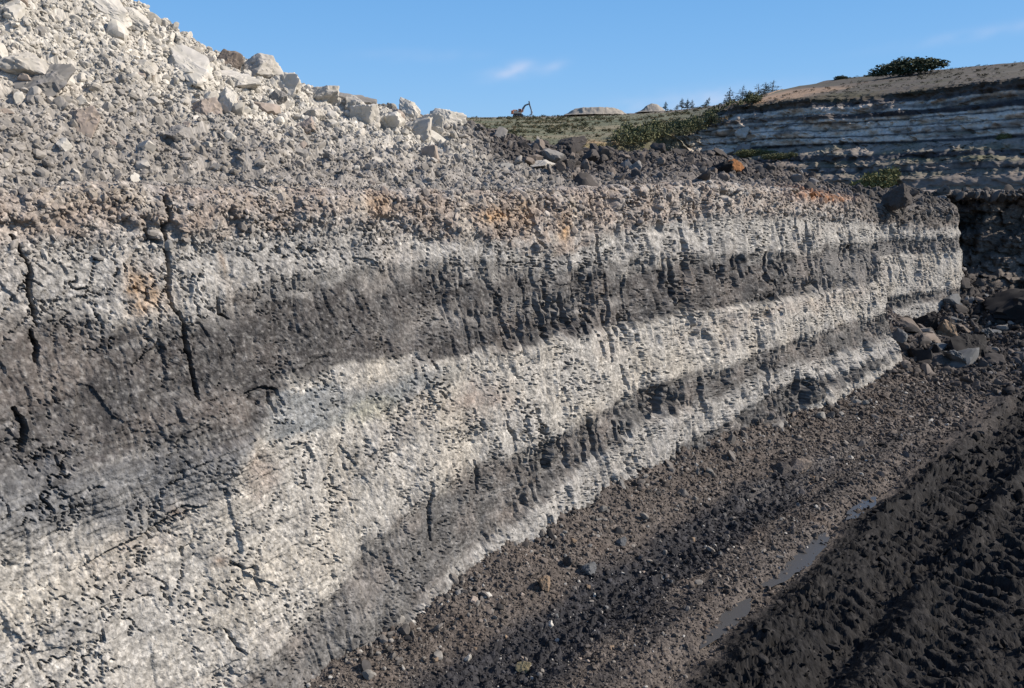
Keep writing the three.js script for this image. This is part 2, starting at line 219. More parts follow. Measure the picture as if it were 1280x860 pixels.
function faceColor(s, h, c) {
  const sw = s + 0.12 * fbm(s * 2.1, h * 2.1 + 30, 3) + 0.04 * noise(s * 14, h * 14);
  const hw = h + 0.11 * fbm(s * 1.3 + 5, (h - 0.10 * s) * 8, 3) + 0.10 * fbm(s * 1.1, h * 2.2, 3) + 0.06 * fbm(s * 7, h * 5, 3) + 0.05 * noise(s * 17, h * 7) + 0.035 * noise(s * 34, h * 20), soft = 0.11 + 0.06 * noise(s * 0.8, 4);
  const patch = fbm(s * 1.6 + 9, h * 2.4, 3), fleck = fbm(s * 26, h * 26, 2), mid = fbm(s * 5 + 2, h * 7 + 3, 3);
  c[0] = K.brown[0]; c[1] = K.brown[1]; c[2] = K.brown[2];
  mixInto(c, K.light, clamp(0.35 + 1.1 * mid + 0.9 * patch) * 0.75);
  mixInto(c, K.cream, 0.6 * sstep(0.1, 0.6, noise(s * 2.1 + 30, h * 2.6)));
  mixInto(c, K.white, 0.6 * sstep(2.4, 2.7, s) * sstep(3.15, 2.85, s) * sstep(0, 0.4, mid) + 0.5 * sstep(6.5, 9, s) * clamp(0.5 + mid));
  mixInto(c, K.orange, clamp(0.75 * (spot(s, h, 3.02, 3.79, 0.28, 0.10) + spot(s, h, 1.46, 3.93, 0.16, 0.09) + spot(s, h, 4.26, 3.62, 0.13, 0.17) + 0.7 * spot(s, h, 3.55, 3.8, 0.14, 0.2)) * (0.7 + 1.2 * mid)));
  mixInto(c, K.light, sstep(B1(sw) + soft, B1(sw) - soft, hw));
  mixInto(c, K.white, 0.45 * clamp(patch + 0.5) * sstep(B1(sw), B1(sw) - 0.1, hw) + 0.35 * sstep(7, 11, s) * sstep(B1(sw), B1(sw) - 0.1, hw));
  mixInto(c, K.orange, clamp(0.42 + 0.4 * noise(s * 22, h * 4) + 0.3 * noise(s * 9, h * 9)) * clamp(1.3 * spot(s, hw, -0.90, 3.33, 0.09, 0.11) * (1 + mid) + 0.5 * spot(s, hw, -0.82, 3.22, 0.14, 0.10) + 0.3 * spot(s, h, -0.88, 3.36, 0.17, 0.22) + 0.5 * spot(s, hw, -0.21 + 0.05 * (3.4 - h), 3.44, 0.03, 0.18) + 0.35 * spot(s, hw, -1.0, 3.03, 0.1, 0.05)));
  // upper dark seam
  const g2 = 0.12 + 0.10 * sstep(-0.8, 0.5, s) * sstep(9, 5, s);
  mixInto(c, K.dark, sstep(B2(sw) + 0.08, B2(sw) - g2 * 1.4, hw + 0.10 * mid));
  const inD = sstep(B2(sw) - 0.08, B2(sw) - 0.2, hw);
  mixInto(c, K.light, inD * (0.20 * clamp(mid + 0.25) + 0.45 * spot(s, hw, 1.95, 2.76, 0.55, 0.10) + 0.5 * spot(s, hw, 5.0, 2.62, 0.8, 0.05) + 0.35 * spot(s, hw, 3.6, 2.75, 1.0, 0.14) + 0.35 * sstep(10, 13, s)));
  mixInto(c, K.white, 0.8 * spot(s, hw, 5.6, 2.98, 0.16, 0.03));
  mixInto(c, K.brown, inD * 0.16 * clamp(patch + 0.3));
  // grey plates under it, then the pale bed with its grey lens
  mixInto(c, K.streak, sstep(B3(sw) + 0.14, B3(sw) - 0.18, hw) * sstep(0.3, -0.4, sw));
  mixInto(c, K.light, 0.55 * sstep(B3(sw) - 0.05, B3(sw) - 0.3, hw) * sstep(0.0, -0.3, sw) * clamp(0.45 + 1.2 * fbm(s * 2, (h - 0.1 * s) * 16, 3)));
  const inW = sstep(B4(sw) + 0.12, B4(sw) - 0.12, hw) * (sw < -0.1 ? 1 : sstep(B3(sw) + soft * 0.7, B3(sw) - soft * 0.7, hw));
  mixInto(c, K.white, inW);
  mixInto(c, K.lens, inW * sstep(LT(sw) + 0.05, LT(sw) - 0.05, hw) * sstep(LB(sw) - 0.05, LB(sw) + 0.05, hw) * sstep(2.5, 2.1, s) * sstep(-0.25, -0.1, sw));
  mixInto(c, K.light, inW * clamp(0.25 + 0.9 * patch) * 0.8); mixInto(c, K.streak, inW * 0.55 * sstep(0.12, 0.55, fbm(s * 1.4 + 44, h * 2.6 + 4, 4)));
  mixInto(c, K.cream, inW * 0.55 * sstep(-0.1, 0.5, noise(s * 1.3 + 77, h * 1.6)));
  mixInto(c, K.pink, inW * clamp(0.9 * spot(s, hw, 2.43, 1.88, 0.5, 0.17) + 0.8 * spot(s, hw, -0.2, 1.75, 0.16, 0.2) + 0.55 * spot(s, hw, -1.25, 1.55, 0.3, 0.1) + 0.55 * spot(s, hw, 9.5, 2.0, 2.5, 0.12) + 0.5 * spot(s, hw, 13.5, 1.9, 2, 0.15) + 0.6 * sstep(17, 17.6, s) * spot(s, hw, 18.4, 2.1, 1.2, 0.4)) * (0.65 + 0.9 * mid));
  mixInto(c, [0.13, 0.091, 0.065], clamp(0.9 * spot(s, hw, -0.95, 1.68, 0.12, 0.05) + 0.85 * spot(s, hw, -0.66, 1.22, 0.07, 0.07)) * clamp(0.4 + 1.5 * mid));
  mixInto(c, K.streak, inW * 0.8 * spot(s, hw, 0.85, 1.55, 0.28, 0.22) * clamp(0.3 + 1.6 * mid));
  mixInto(c, [0.27, 0.26, 0.18], inW * 0.5 * spot(s, hw, 1.0, 2.06, 0.3, 0.1));
  // lower dark seam, pale parting, foot seam
  const inL = sstep(B5(sw) + 0.14, B5(sw) - 0.14, hw + 0.10 * mid); mixInto(c, K.dark, inL * 0.93);
  mixInto(c, K.light, inL * (0.34 * clamp(mid + 0.3) + 0.18 * sstep(2.5, 0.3, s)));
  mixInto(c, K.brown, inL * 0.45 * clamp(patch + 0.1));
  const inP = sstep(B6(sw) + 0.08, B6(sw) - 0.08, hw); mixInto(c, lerp3(K.light, K.white, 0.35), inP * 0.92);
  mixInto(c, K.dark, sstep(B7(sw) + 0.07, B7(sw) - 0.08, hw) * 0.88);
  mixInto(c, K.white, sstep(B8(sw) + 0.07, B8(sw) - 0.05, hw) * sstep(8.2, 9.6, s) * 0.85);
  mixInto(c, [0.062, 0.056, 0.052], 0.85 * sstep(13.6, 16.5, s + 0.8 * patch) * sstep(B1(sw) - 0.02, B1(sw) + 0.14, hw));
  // rust pocket under the lip
  mixInto(c, K.rust, clamp(1.3 * spot(s, h, 13.3, 4.02, 1.6, 0.12) * (0.6 + 1.4 * mid)));
  // thin partings: pale laminae in the dark seams, grey ones in the pale beds, following the bedding
  const bed = fbm(s * 0.55 + 3, (h - 0.03 * s + 0.05 * fbm(s * 1.5, h * 2, 2)) * 13, 3), bed2 = fbm(s * 1.1 + 33, (h - 0.03 * s) * 30, 2), keep = sstep(-0.25, 0.25, noise(s * 1.2 + 8, h * 3)), below = sstep(B1(sw) + 0.03, B1(sw) - 0.1, hw);
  { const lum = c[0]; mixInto(c, K.light, below * keep * sstep(0.165, 0.09, lum) * (0.38 * sstep(0.2, 0.5, bed) + 0.22 * sstep(0.2, 0.5, bed2))); mixInto(c, K.streak, below * keep * sstep(0.15, 0.22, lum) * (0.45 * sstep(0.2, 0.5, -bed) + 0.3 * sstep(0.2, 0.5, bed2))); }
  mixInto(c, K.brown, below * 0.2 * sstep(0.05, 0.5, fbm(s * 0.9 + 60, h * 1.4, 3)));
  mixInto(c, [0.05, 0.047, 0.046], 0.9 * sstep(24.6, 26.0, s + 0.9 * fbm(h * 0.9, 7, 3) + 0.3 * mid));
  // flecks: pale crumbs in the dark seams, dark crumbs in the pale beds
  const lum = c[0], fk = noise(s * 36 + 5, h * 33), fk2 = noise(s * 17 + 50, h * 16);
  mixInto(c, K.light, sstep(0.165, 0.09, lum) * (0.40 * sstep(0.12, 0.42, fk) + 0.18 * sstep(0.1, 0.4, fk2)));
  mixInto(c, K.dark, sstep(0.12, 0.22, lum) * (0.34 * sstep(0.2, 0.45, fk) + 0.16 * sstep(0.15, 0.45, -fk2)));
  const v = Math.max(0.3, 1 + 0.42 * fleck + 0.16 * patch + 0.2 * mid + 0.3 * noise(s * 70, h * 66)); c[0] *= v; c[1] *= v; c[2] *= v;
}
function lerp3(a, b, t) { return [lerp(a[0], b[0], t), lerp(a[1], b[1], t), lerp(a[2], b[2], t)]; }
{
  const S = sSteps(-5.5, 27, 1.2, 0.008, 0.04), rows = 480, capRows = 22, h0 = -0.5, c = [0, 0, 0];
  const g = sheet(S.length, rows + capRows, (i, j, o) => {
    const s = S[i], top = topY(s) + 0.06 * fbm(s * 1.7, 1, 3) + 0.03 * noise(s * 7, 2); let h, d;
    if (j < rows) { h = lerp(h0, top, j / (rows - 1)); d = faceOff(s, h) - BATTER * h + faceDetail(s, h); }
    else { const k = (j - rows + 1) / capRows; h = top - 0.01 - 0.12 * k; d = faceOff(s, top) - BATTER * top + faceDetail(s, top) - 1.2 * k; }
    faceColor(s, h, c); o[0] = wx(s, d); o[1] = h; o[2] = wz(s, d); o[3] = c[0]; o[4] = c[1]; o[5] = c[2]; o[6] = s; o[7] = h;
  });
  tag(mesh('clay_face', g, clayMat), 'cut quarry face of pale clay striped with dark seams', null, null, 'structure');
}
console.log('face');

// ------------------------------------------------------------------ the bench behind the lip: spoil heap and dark rubble bank
const lipD = (s) => faceOff(s, topY(s)) - BATTER * topY(s);
const crestY = curve([[-6, 8.3], [-3, 7.5], [-0.43, 6.95], [0.26, 6.5], [0.98, 6.05], [1.72, 5.75], [2.9, 5.5], [3.72, 5.25], [4.92, 5.05], [5.3, 5.0], [7.2, 4.8], [11.8, 4.9], [15.4, 4.72], [20.5, 4.32], [26, 4.22], [30, 4.15]]);
const crestE = curve([[-6, 3.1], [2, 3.1], [5, 2.3], [12, 2.1], [20, 1.7], [26, 1.2], [30, 1.2]]);
function benchBase(s, d) {                           // smooth height of the bank
  const e = Math.max(0, lipD(s) - d), R = crestE(s), y0 = topY(s) - 0.02, hc = crestY(s), t = e / R;
  const toe = 0.28 + 0.14 * noise(s * 0.8, 5);
  if (t < 1) { const q = clamp((e - toe) / (R - toe)); return y0 + (hc - y0) * (q ** 1.08) * (1 - 0.12 * sstep(0.8, 1, t)) ; }
  return Math.max(3.55, y0 + (hc - y0) * 0.88 - (t - 1) * R * 0.62);
}
function benchRough(s, d) {
  const x = s, y = d, m = 0.6 + clamp(0.5 + fbm(s * 0.8, d * 0.8 + 4, 2)); let v = 0.14 * fbm(s * 0.9, d * 0.9, 3);
  const e = lipD(s) - d, amp = sstep(0, 0.5, e) * (1 - 0.35 * sstep(3, 6, s));
  cells(x * 3.1 + 0.3 * noise(x * 4, y * 4), y * 3.1); v += (0.10 * Math.max(0, 0.62 - wF1) * (0.4 + R3[wId]) + (wDX * (R1[wId] - 0.5) + wDY * (R2[wId] - 0.5)) * 0.16) * amp * m;
  cells(x * 8 + 3, y * 8); v += 0.075 * Math.max(0, 0.65 - wF1) * (0.3 + R3[wId]) * (0.35 + 0.65 * amp) * m;
  cells(x * 19 + 3, y * 19); v += 0.032 * Math.max(0, 0.65 - wF1) * (0.3 + R3[wId]);
  return v + 0.10 * (1 - 0.5 * sstep(4, 7, s)) * sstep(0, 0.4, e) * fbm(x * 2.6 + 7, y * 2.6, 5) + 0.016 * fbm(x * 14, y * 14, 3);
}
const benchY = (s, d) => benchBase(s, d) + benchRough(s, d);
function benchColor(s, d, c) {
  const e = lipD(s) - d, darkBank = sstep(3.9, 5.4, s + 0.9 * noise(s * 0.9, d * 1.2) + 0.55 * (e - 1.2)), p = fbm(s * 1.3, d * 1.3 + 6, 3), f = fbm(s * 11, d * 11, 3);
  const up = sstep(0.5, 1.7, e + 0.5 * p);
  const pale = lerp3([0.225, 0.211, 0.194], [0.40, 0.382, 0.345], up), bank = lerp3([0.152, 0.1391, 0.1292], [0.0798, 0.07144, 0.06688], sstep(0.3, 1.0, e));
  const q = lerp3(pale, bank, darkBank); c[0] = q[0]; c[1] = q[1]; c[2] = q[2];
  mixInto(c, [0.19, 0.1611, 0.1406], 0.45 * clamp(p)); mixInto(c, [0.228, 0.2204, 0.209], 0.3 * clamp(f) * darkBank);
  const far = sstep(8, 12, s) * sstep(17, 14, s); mixInto(c, [0.1748, 0.1687, 0.1634], 0.5 * far * sstep(0.9, 0.2, e)); mixInto(c, [0.0646, 0.05928, 0.05548], 0.8 * sstep(14.5, 18, s + 1.5 * p));
  mixInto(c, K.rust, 0.8 * clamp(1.2 * spot(s, e, 13.3, 0.1, 1.6, 0.35) * (0.6 + f)));
  const v = 1 + 0.30 * f + 0.2 * p; c[0] *= v; c[1] *= v; c[2] *= v;
}
{
  const S = sSteps(-5.5, 30, 1.6, 0.014, 0.08), E = []; for (let e = -0.03; e < 9;) { E.push(e); e += e < 3.4 ? 0.02 : 0.15; }
  const c = [0, 0, 0];
  const g = sheet(S.length, E.length, (i, j, o) => {
    const s = S[i], d = lipD(s) - E[j] + (E[j] < 0.4 ? clamp(faceDetail(s, topY(s)) + 0.03, -0.25, 0.12) * sstep(0.4, 0, E[j]) : 0); benchColor(s, d, c);
    o[0] = wx(s, d); o[1] = benchY(s, d) - 0.10 * sstep(0.12, -0.03, E[j]); o[2] = wz(s, d); o[3] = c[0]; o[4] = c[1]; o[5] = c[2]; o[6] = s; o[7] = d;
  });
  tag(mesh('spoil_bank', g, clayMat), 'bank of tipped pale clay and dark rubble behind the lip', null, null, 'structure');
}
console.log('bank');

// ------------------------------------------------------------------ pit floor
const talusH = curve([[-6, 0.0], [0, 0.02], [1.2, 0.05], [2, 0.30], [3, 0.36], [5, 0.36], [8, 0.30], [9.6, 0.05], [12, 0.0], [15, 0.02], [16.6, 0.15], [17.3, 1.5], [18.2, 1.6], [20.2, 0.5], [22, 0.35], [24, 0.5], [30, 0.9]]);
const mudEdge = (s) => 2.30 + 0.26 * fbm(s * 0.7, 2, 3) + 0.10 * noise(s * 3.3, 8) + 0.05 * noise(s * 9, 4);
function floorY(s, d) {
  const wallD = faceOff(s, 0.2);
  const t = Math.max(0, d - wallD + 0.45), n1 = fbm(s * 1.2, d * 1.2, 3);
  let y = (talusH(s) * (1 + 0.9 * noise(s * 1.2, 6)) + 0.10 * fbm(s * 2.6, 12, 3)) * Math.exp(-((t / (0.85 + 0.75 * sstep(16.6, 17.4, s) * sstep(20.5, 19, s))) ** 1.5)) + 0.10 * Math.exp(-((t / 1.0) ** 2));
  const edge = mudEdge(s), inMud = sstep(edge - 0.08, edge + 0.30 + 0.3 * sstep(7, 12, s), d), far = sstep(16.5, 24, s);
  y += -0.075 * Math.exp(-(((d - 1.15) / 0.34) ** 2)) * sstep(9, 5, s) + 0.035 * Math.exp(-(((d - 1.8) / 0.3) ** 2)) - 0.06 * Math.exp(-(((d - edge + 0.12) / 0.14) ** 2));
  y += 0.03 * n1 * (1 - inMud);
  // stones and crumbs of the gravel, coarser in the wet channel
  const chan = Math.exp(-(((d - 1.15) / 0.33) ** 2)) * sstep(10, 6, s);
  cells(s * 11, d * 11); const c1 = Math.max(0, 0.6 - wF1) * (R3[wId] > 0.45 ? R3[wId] : 0.05);
  cells(s * 30 + 4, d * 30); const c2 = Math.max(0, 0.6 - wF1) * R3[wId];
  y += (1 - inMud) * (c1 * (0.035 + 0.10 * chan) + c2 * 0.022 + 0.02 * fbm(s * 9, d * 9, 3) * (0.5 + 1.6 * chan));
  if (inMud > 0) {
    const ws = s + 0.12 * noise(s * 2, d * 2), wd = d + 0.12 * noise(s * 2 + 5, d * 2 + 5);
    let m = 0.0 + 0.06 * fbm(s * 0.7 + 3, d * 1.1, 3);
    m += 0.10 * Math.exp(-(((d - 2.62 - 0.1 * noise(s * 0.6, 3)) / 0.17) ** 2)) - 0.10 * Math.exp(-(((d - 3.12 - 0.1 * noise(s * 0.5, 7)) / 0.2) ** 2)) + 0.07 * Math.exp(-(((d - 3.55) / 0.14) ** 2));
    // torn, streaky clods
    const ru = s * 0.86 + d * 0.5, rv = -s * 0.5 + d * 0.86, wu = ru + 0.10 * noise(ru * 3, rv * 3) + 0.04 * noise(ru * 9, rv * 9), wv = rv + 0.10 * noise(ru * 3 + 5, rv * 3 + 5) + 0.04 * noise(ru * 9 + 4, rv * 9);
    const calm = clamp(0.65 + 1.1 * noise(s * 1.1 + 9, d * 1.4), 0.25, 1.2);
    let q = 0, am = 0.10, f1 = 1.9; for (let k = 0; k < 6; k++) { const n = noise(wu * f1 + k * 7, wv * f1 * 1.7 + k * 3); q += am * (k === 1 ? n : Math.abs(n) * 1.5 - 0.3); am *= 0.58; f1 *= 2.0; }
    m += q * calm * 1.3;
    cells(wu * 4.2, wv * 6.5); m += ((wDX * (R1[wId] - 0.5) + wDY * (R2[wId] - 0.5)) * 0.15 + 0.05 * (R3[wId] - 0.5)) * calm;
    cells(wu * 11 + 3, wv * 16 + 1); m += ((wDX * (R1[wId] - 0.5) + wDY * (R2[wId] - 0.5)) * 0.09 + 0.03 * (R3[wId] - 0.5)) * calm;
    cells(wu * 27 + 3, wv * 33 + 1); m += ((wDX * (R1[wId] - 0.5) + wDY * (R2[wId] - 0.5)) * 0.045 + 0.018 * (R3[wId] - 0.5));
    // wheel ruts along the pit
    for (const [c0, k] of [[2.75, 0.05], [3.35, 0.05], [4.6, 0.05], [5.2, 0.05]]) { const cd = c0 + 0.12 * noise(s * 0.35 + c0, 3) - 0.02 * Math.max(0, 9 - s); m -= k * Math.exp(-(((d - cd) / 0.13) ** 2)); m += 0.5 * k * Math.exp(-(((d - cd - 0.24) / 0.12) ** 2)); }
    // lug prints of a crawler: bars across the track
    for (const [c0, bend, amp] of [[3.95, 0.04, 0.12], [2.95, 0.02, 0.07]]) {
      const cd = c0 - bend * Math.max(0, 9 - s), w = Math.exp(-(((d - cd) / 0.30) ** 4)) * sstep(2.4, 4.5, s) * clamp(0.7 + 1.2 * noise(s * 0.8 + c0, d * 0.5));
      const ph = (s + 0.32 * Math.abs(d - cd) + 0.05 * noise(s * 3, d * 3)) / 0.24, lug = Math.sin(ph * 2 * Math.PI);
      m = lerp(m, m * 0.45 - 0.03, w) + w * (amp * (sstep(-0.3, 0.5, lug) - 0.5) - 0.03);
    }
    y += inMud * m;
  }
  // rubble slope under the end of the pit
  cells(s * 2.1, d * 2.1); const r1 = Math.max(0, 0.65 - wF1) * R3[wId], rDX = (wDX * (R1[wId] - 0.5) + wDY * (R2[wId] - 0.5));
  cells(s * 5.2 + 2, d * 5.2); y += far * (0.7 * sstep(19, 27, s) + 0.5 * r1 + 0.25 * rDX + 0.18 * Math.max(0, 0.65 - wF1) * R3[wId] + 0.10 * fbm(s * 2, d * 2, 3));
  return y;
}
function floorColor(s, d, c) {
  const wallD = faceOff(s, 0.2), p = fbm(s * 1.1 + 3, d * 1.6, 3), f = fbm(s * 16, d * 16, 3), f2 = noise(s * 45, d * 45), edge = mudEdge(s);
  const gravel = [0.095, 0.08208, 0.07296]; c[0] = gravel[0]; c[1] = gravel[1]; c[2] = gravel[2];
  mixInto(c, [0.1368, 0.1201, 0.1079], clamp(p + 0.3) * 0.6);
  mixInto(c, [0.114, 0.08512, 0.06688], 0.35 * sstep(0.1, 0.6, noise(s * 1.9, d * 2.3 + 40)));
  const chan = sstep(0.62, 0.85, d + 0.22 * p) * sstep(1.62, 1.4, d + 0.2 * p) * sstep(9.5, 6, s + 2 * p); mixInto(c, [0.02736, 0.02888, 0.0342], 0.88 * chan);
  // pale clay smeared by water on the track
  mixInto(c, [0.152, 0.1444, 0.1383], 0.75 * clamp(spot(s, d, 8.4, 1.25, 1.7, 0.17) + 0.7 * spot(s, d, 6.8, 0.98, 0.8, 0.1) + 0.6 * spot(s, d, 5.3, 2.05, 0.9, 0.1)) * clamp(0.6 + p));
  mixInto(c, [0.030, 0.030, 0.033], 0.75 * sstep(0.05, 0.45, fbm(s * 0.55 + 21, d * 2.6, 3)) * sstep(0.5, 0.8, d)); mixInto(c, [0.055, 0.052, 0.051], 0.45 * sstep(0.25, 0.0, Math.abs(d - 1.75 - 0.08 * noise(s * 0.5, 2))) * sstep(3, 5, s));
  const far = sstep(14, 19, s); mixInto(c, [0.0342, 0.03192, 0.03192], far * 0.75);
  mixInto(c, [0.114, 0.0988, 0.0912], sstep(17, 17.8, s) * sstep(21, 19.6, s) * sstep(0.5, -0.2, d) * 0.85);
  const mud = sstep(edge - 0.10, edge + 0.12 + 0.5 * sstep(7, 12, s), d + 0.14 * p + 0.06 * f) * sstep(8.5, 6.5, d + 0.6 * p); mixInto(c, [0.0135, 0.0130, 0.0134], mud);
  mixInto(c, [0.028, 0.0255, 0.024], mud * 0.6 * clamp(p + 0.15)); mixInto(c, [0.042, 0.039, 0.037], mud * 0.5 * sstep(0.15, 0.5, f));
  mixInto(c, [0.17, 0.15, 0.128], sstep(6.5, 9, d + 0.6 * p));
  const v = (1 - 0.12 * (1 - mud)) * (1 + 0.45 * f * (1 - 0.3 * mud) + 0.5 * f2); c[0] *= v; c[1] *= v; c[2] *= v;
}
{
  const S = [...sSteps(-1.2, 31, 1.45, 0.0125, 0.07)], c = [0, 0, 0]; for (let s = -1.25; s > -30; s -= 0.05 + 0.15 * (-1.25 - s)) S.unshift(s); for (let s = 31.3; s < 60; s += 0.5 + 0.1 * (s - 31)) S.push(s);
  const D = []; for (let d = -1.9; d < 30;) { D.push(d); d += d < -0.9 ? 0.05 : d < 3 ? 0.0145 : d < 6 ? 0.022 : 0.05 + 0.15 * (d - 6); }
  const g = sheet(S.length, D.length, (i, j, o) => {
    const s = S[i], d = D[j]; floorColor(s, d, c); o[0] = wx(s, d); o[1] = floorY(s, d); o[2] = wz(s, d); o[3] = c[0]; o[4] = c[1]; o[5] = c[2]; o[6] = s; o[7] = d;
  });
  // the sheet runs the other way round than the face: turn its triangles to look up
  const I = g.index.array; for (let k = 0; k < I.length; k += 3) { const t = I[k]; I[k] = I[k + 1]; I[k + 1] = t; } g.computeVertexNormals();
  tag(mesh('pit_floor', g, mudMat), 'muddy quarry floor with gravel track and crawler prints', null, null, 'structure');
}
console.log('floor');

// ------------------------------------------------------------------ the dark end wall that closes the pit
{
  const D = [], c = [0, 0, 0]; for (let d = -2.2; d < 22;) { D.push(d); d += d < 3 ? 0.04 : 0.3; }
  const H = []; for (let h = -0.4; h < 4.0; h += 0.03) H.push(h); const cap = 14;
  const g = sheet(D.length, H.length + cap, (i, j, o) => {
    const d = D[i]; let top = 4.08 + 0.22 * fbm(d * 0.7, 2, 3), k = 0, h = H[Math.min(j, H.length - 1)]; if (j >= H.length) k = (j - H.length + 1) / cap;
    h = h / 4 * top;
    let q = 0.42 * h + 0.5 * fbm(d * 0.5, h * 0.6, 3) + 0.6 * sstep(2.6, 3.0, h + 0.3 * noise(d, 4)) + 0.45 * sstep(1.2, 1.5, h + 0.4 * noise(d * 0.8, 9));
    cells(d * 1.9, h * 2.2); q += 0.3 * (R3[wId] - 0.5) + 1.0 * (wDX * (R1[wId] - 0.5) + wDY * (R2[wId] - 0.5)) + 0.12 * wF1;
    cells(d * 5.1, h * 5.4); q += 0.14 * (R3[wId] - 0.5) + 0.5 * (wDX * (R1[wId] - 0.5) + wDY * (R2[wId] - 0.5)) + 0.05 * fbm(d * 6, h * 6, 3);
    const s = 25.2 + q + 2.5 * k + 0.8 * Math.max(0, d + 0.6), f = fbm(d * 4, h * 5, 3), p = fbm(d * 0.9 + 5, h * 1.3, 3);
    c[0] = 0.085; c[1] = 0.074; c[2] = 0.065; mixInto(c, [0.18, 0.155, 0.132], clamp(0.2 + p) * 0.8); mixInto(c, [0.20, 0.18, 0.165], 0.6 * sstep(3.3, 3.8, h + 0.3 * f));
    const v = 1 + 0.5 * f; o[0] = wx(s, d); o[1] = h - 0.05 * k + 0.06 * f * (k > 0 ? 1 : 0); o[2] = wz(s, d); o[3] = c[0] * v; o[4] = c[1] * v; o[5] = c[2] * v; o[6] = d; o[7] = h;
  });
  tag(mesh('pit_end_wall', g, clayMat), 'dark lumpy wall closing the end of the pit', null, null, 'structure');
}

// ------------------------------------------------------------------ far hillside
const DEG = Math.PI / 180;
const skyTan = curve([[-60, 0.08], [-13, 0.0884], [-4.4, 0.0932], [0, 0.0944], [3.3, 0.0952], [8.75, 0.0979], [11.4, 0.1008], [14, 0.105], [16, 0.112], [17.5, 0.119], [19, 0.1235], [21.9, 0.1265], [24.2, 0.13], [27.7, 0.133], [31.3, 0.139], [36, 0.144], [60, 0.15]]);
const skyR = curve([[-60, 330], [8, 330], [12, 285], [14, 215], [17, 185], [60, 185]]);
const TX0 = 33, TZ0 = 133, EX = 0.762, EZ = -0.6476, BX = 0.6476, BZ = 0.762;   // line of the far benches: along (EX, EZ), back (BX, BZ)
function hillY(X, Z) {
  const r = Math.hypot(X, Z), az = Math.atan2(X, Z) / DEG, rs = skyR(az), hs = EYE + rs * skyTan(az);
  let y = r < rs ? 2 + (hs - 2) * Math.max(0, (r - 40) / (rs - 40)) : hs - 0.08 * Math.min(r - rs, 40) - 0.01 * Math.max(0, r - rs - 40);
  return y + (0.5 * fbm(X * 0.03, Z * 0.03, 3) + 0.12 * fbm(X * 0.3, Z * 0.3, 3)) * sstep(60, 110, r) * (r > rs - 20 ? 0.4 : 1);
}
{
  const A = []; for (let a = -180; a <= 179; a += a > -8 && a < 40 ? 0.13 : 2.5) A.push(a); A.push(180);
  const R = []; for (let r = 24; r < 900;) { R.push(r); r *= r < 60 ? 1.06 : r < 380 ? 1.011 : 1.08; }
  const c = [0, 0, 0];
  const g = sheet(A.length, R.length, (i, j, o) => {
    const a = A[i] * DEG, r = R[j], X = Math.sin(a) * r, Z = Math.cos(a) * r; let y = hillY(X, Z);
    const s = (X - AX) * UX + (Z - AZ) * UZ, d = (X - AX) * NX + (Z - AZ) * NZ;
    if (s < 28.5 + 0.8 * Math.max(0, d + 0.6) && d > -7) y = -0.8; else if (r < 60) y = Math.min(y, 3.5);
    const te = (X - TX0) * EX + (Z - TZ0) * EZ, tb = (X - TX0) * BX + (Z - TZ0) * BZ;
    if (te > -14) y = lerp(y, Math.min(y, 4.2), sstep(-14, -4, te) * sstep(-30, -44, tb));
    if (te > -9 && tb > -44) y = Math.min(y, lerp(y - 0.3, 1, sstep(-9, -3, te)));
    const p = fbm(X * 0.025, Z * 0.05, 4), f = fbm(X * 0.25, Z * 0.25, 3), rs = skyR(A[i]);
    c[0] = 0.125; c[1] = 0.118; c[2] = 0.064; mixInto(c, [0.066, 0.078, 0.036], clamp(0.4 + 1.2 * p)); mixInto(c, [0.21, 0.165, 0.10], 0.75 * clamp(-p * 1.4 + 0.3 * f));
    mixInto(c, [0.145, 0.115, 0.098], 0.85 * sstep(rs - 34, rs - 10, r + 9 * f)); mixInto(c, [0.36, 0.215, 0.105], 0.8 * spot(A[i], r, 5.3, 128, 1.1, 9) * clamp(0.6 + f));
    mixInto(c, [0.13, 0.114, 0.098], 0.92 * sstep(-16, -4, te) * sstep(-24, -34, tb)); mixInto(c, [0.33, 0.22, 0.14], 0.85 * sstep(15.8, 17, A[i]) * sstep(150, 160, r));
    const v = 1 + 0.45 * f; o[0] = X; o[1] = y; o[2] = -Z; o[3] = c[0] * v; o[4] = c[1] * v; o[5] = c[2] * v; o[6] = X; o[7] = Z;
  });
  const I = g.index.array; for (let k = 0; k < I.length; k += 3) { const q = I[k]; I[k] = I[k + 1]; I[k + 1] = q; } g.computeVertexNormals();
  tag(mesh('hillside', g, farMat), 'grassy hillside rising beyond the pit', null, null, 'structure');
}
console.log('hill');

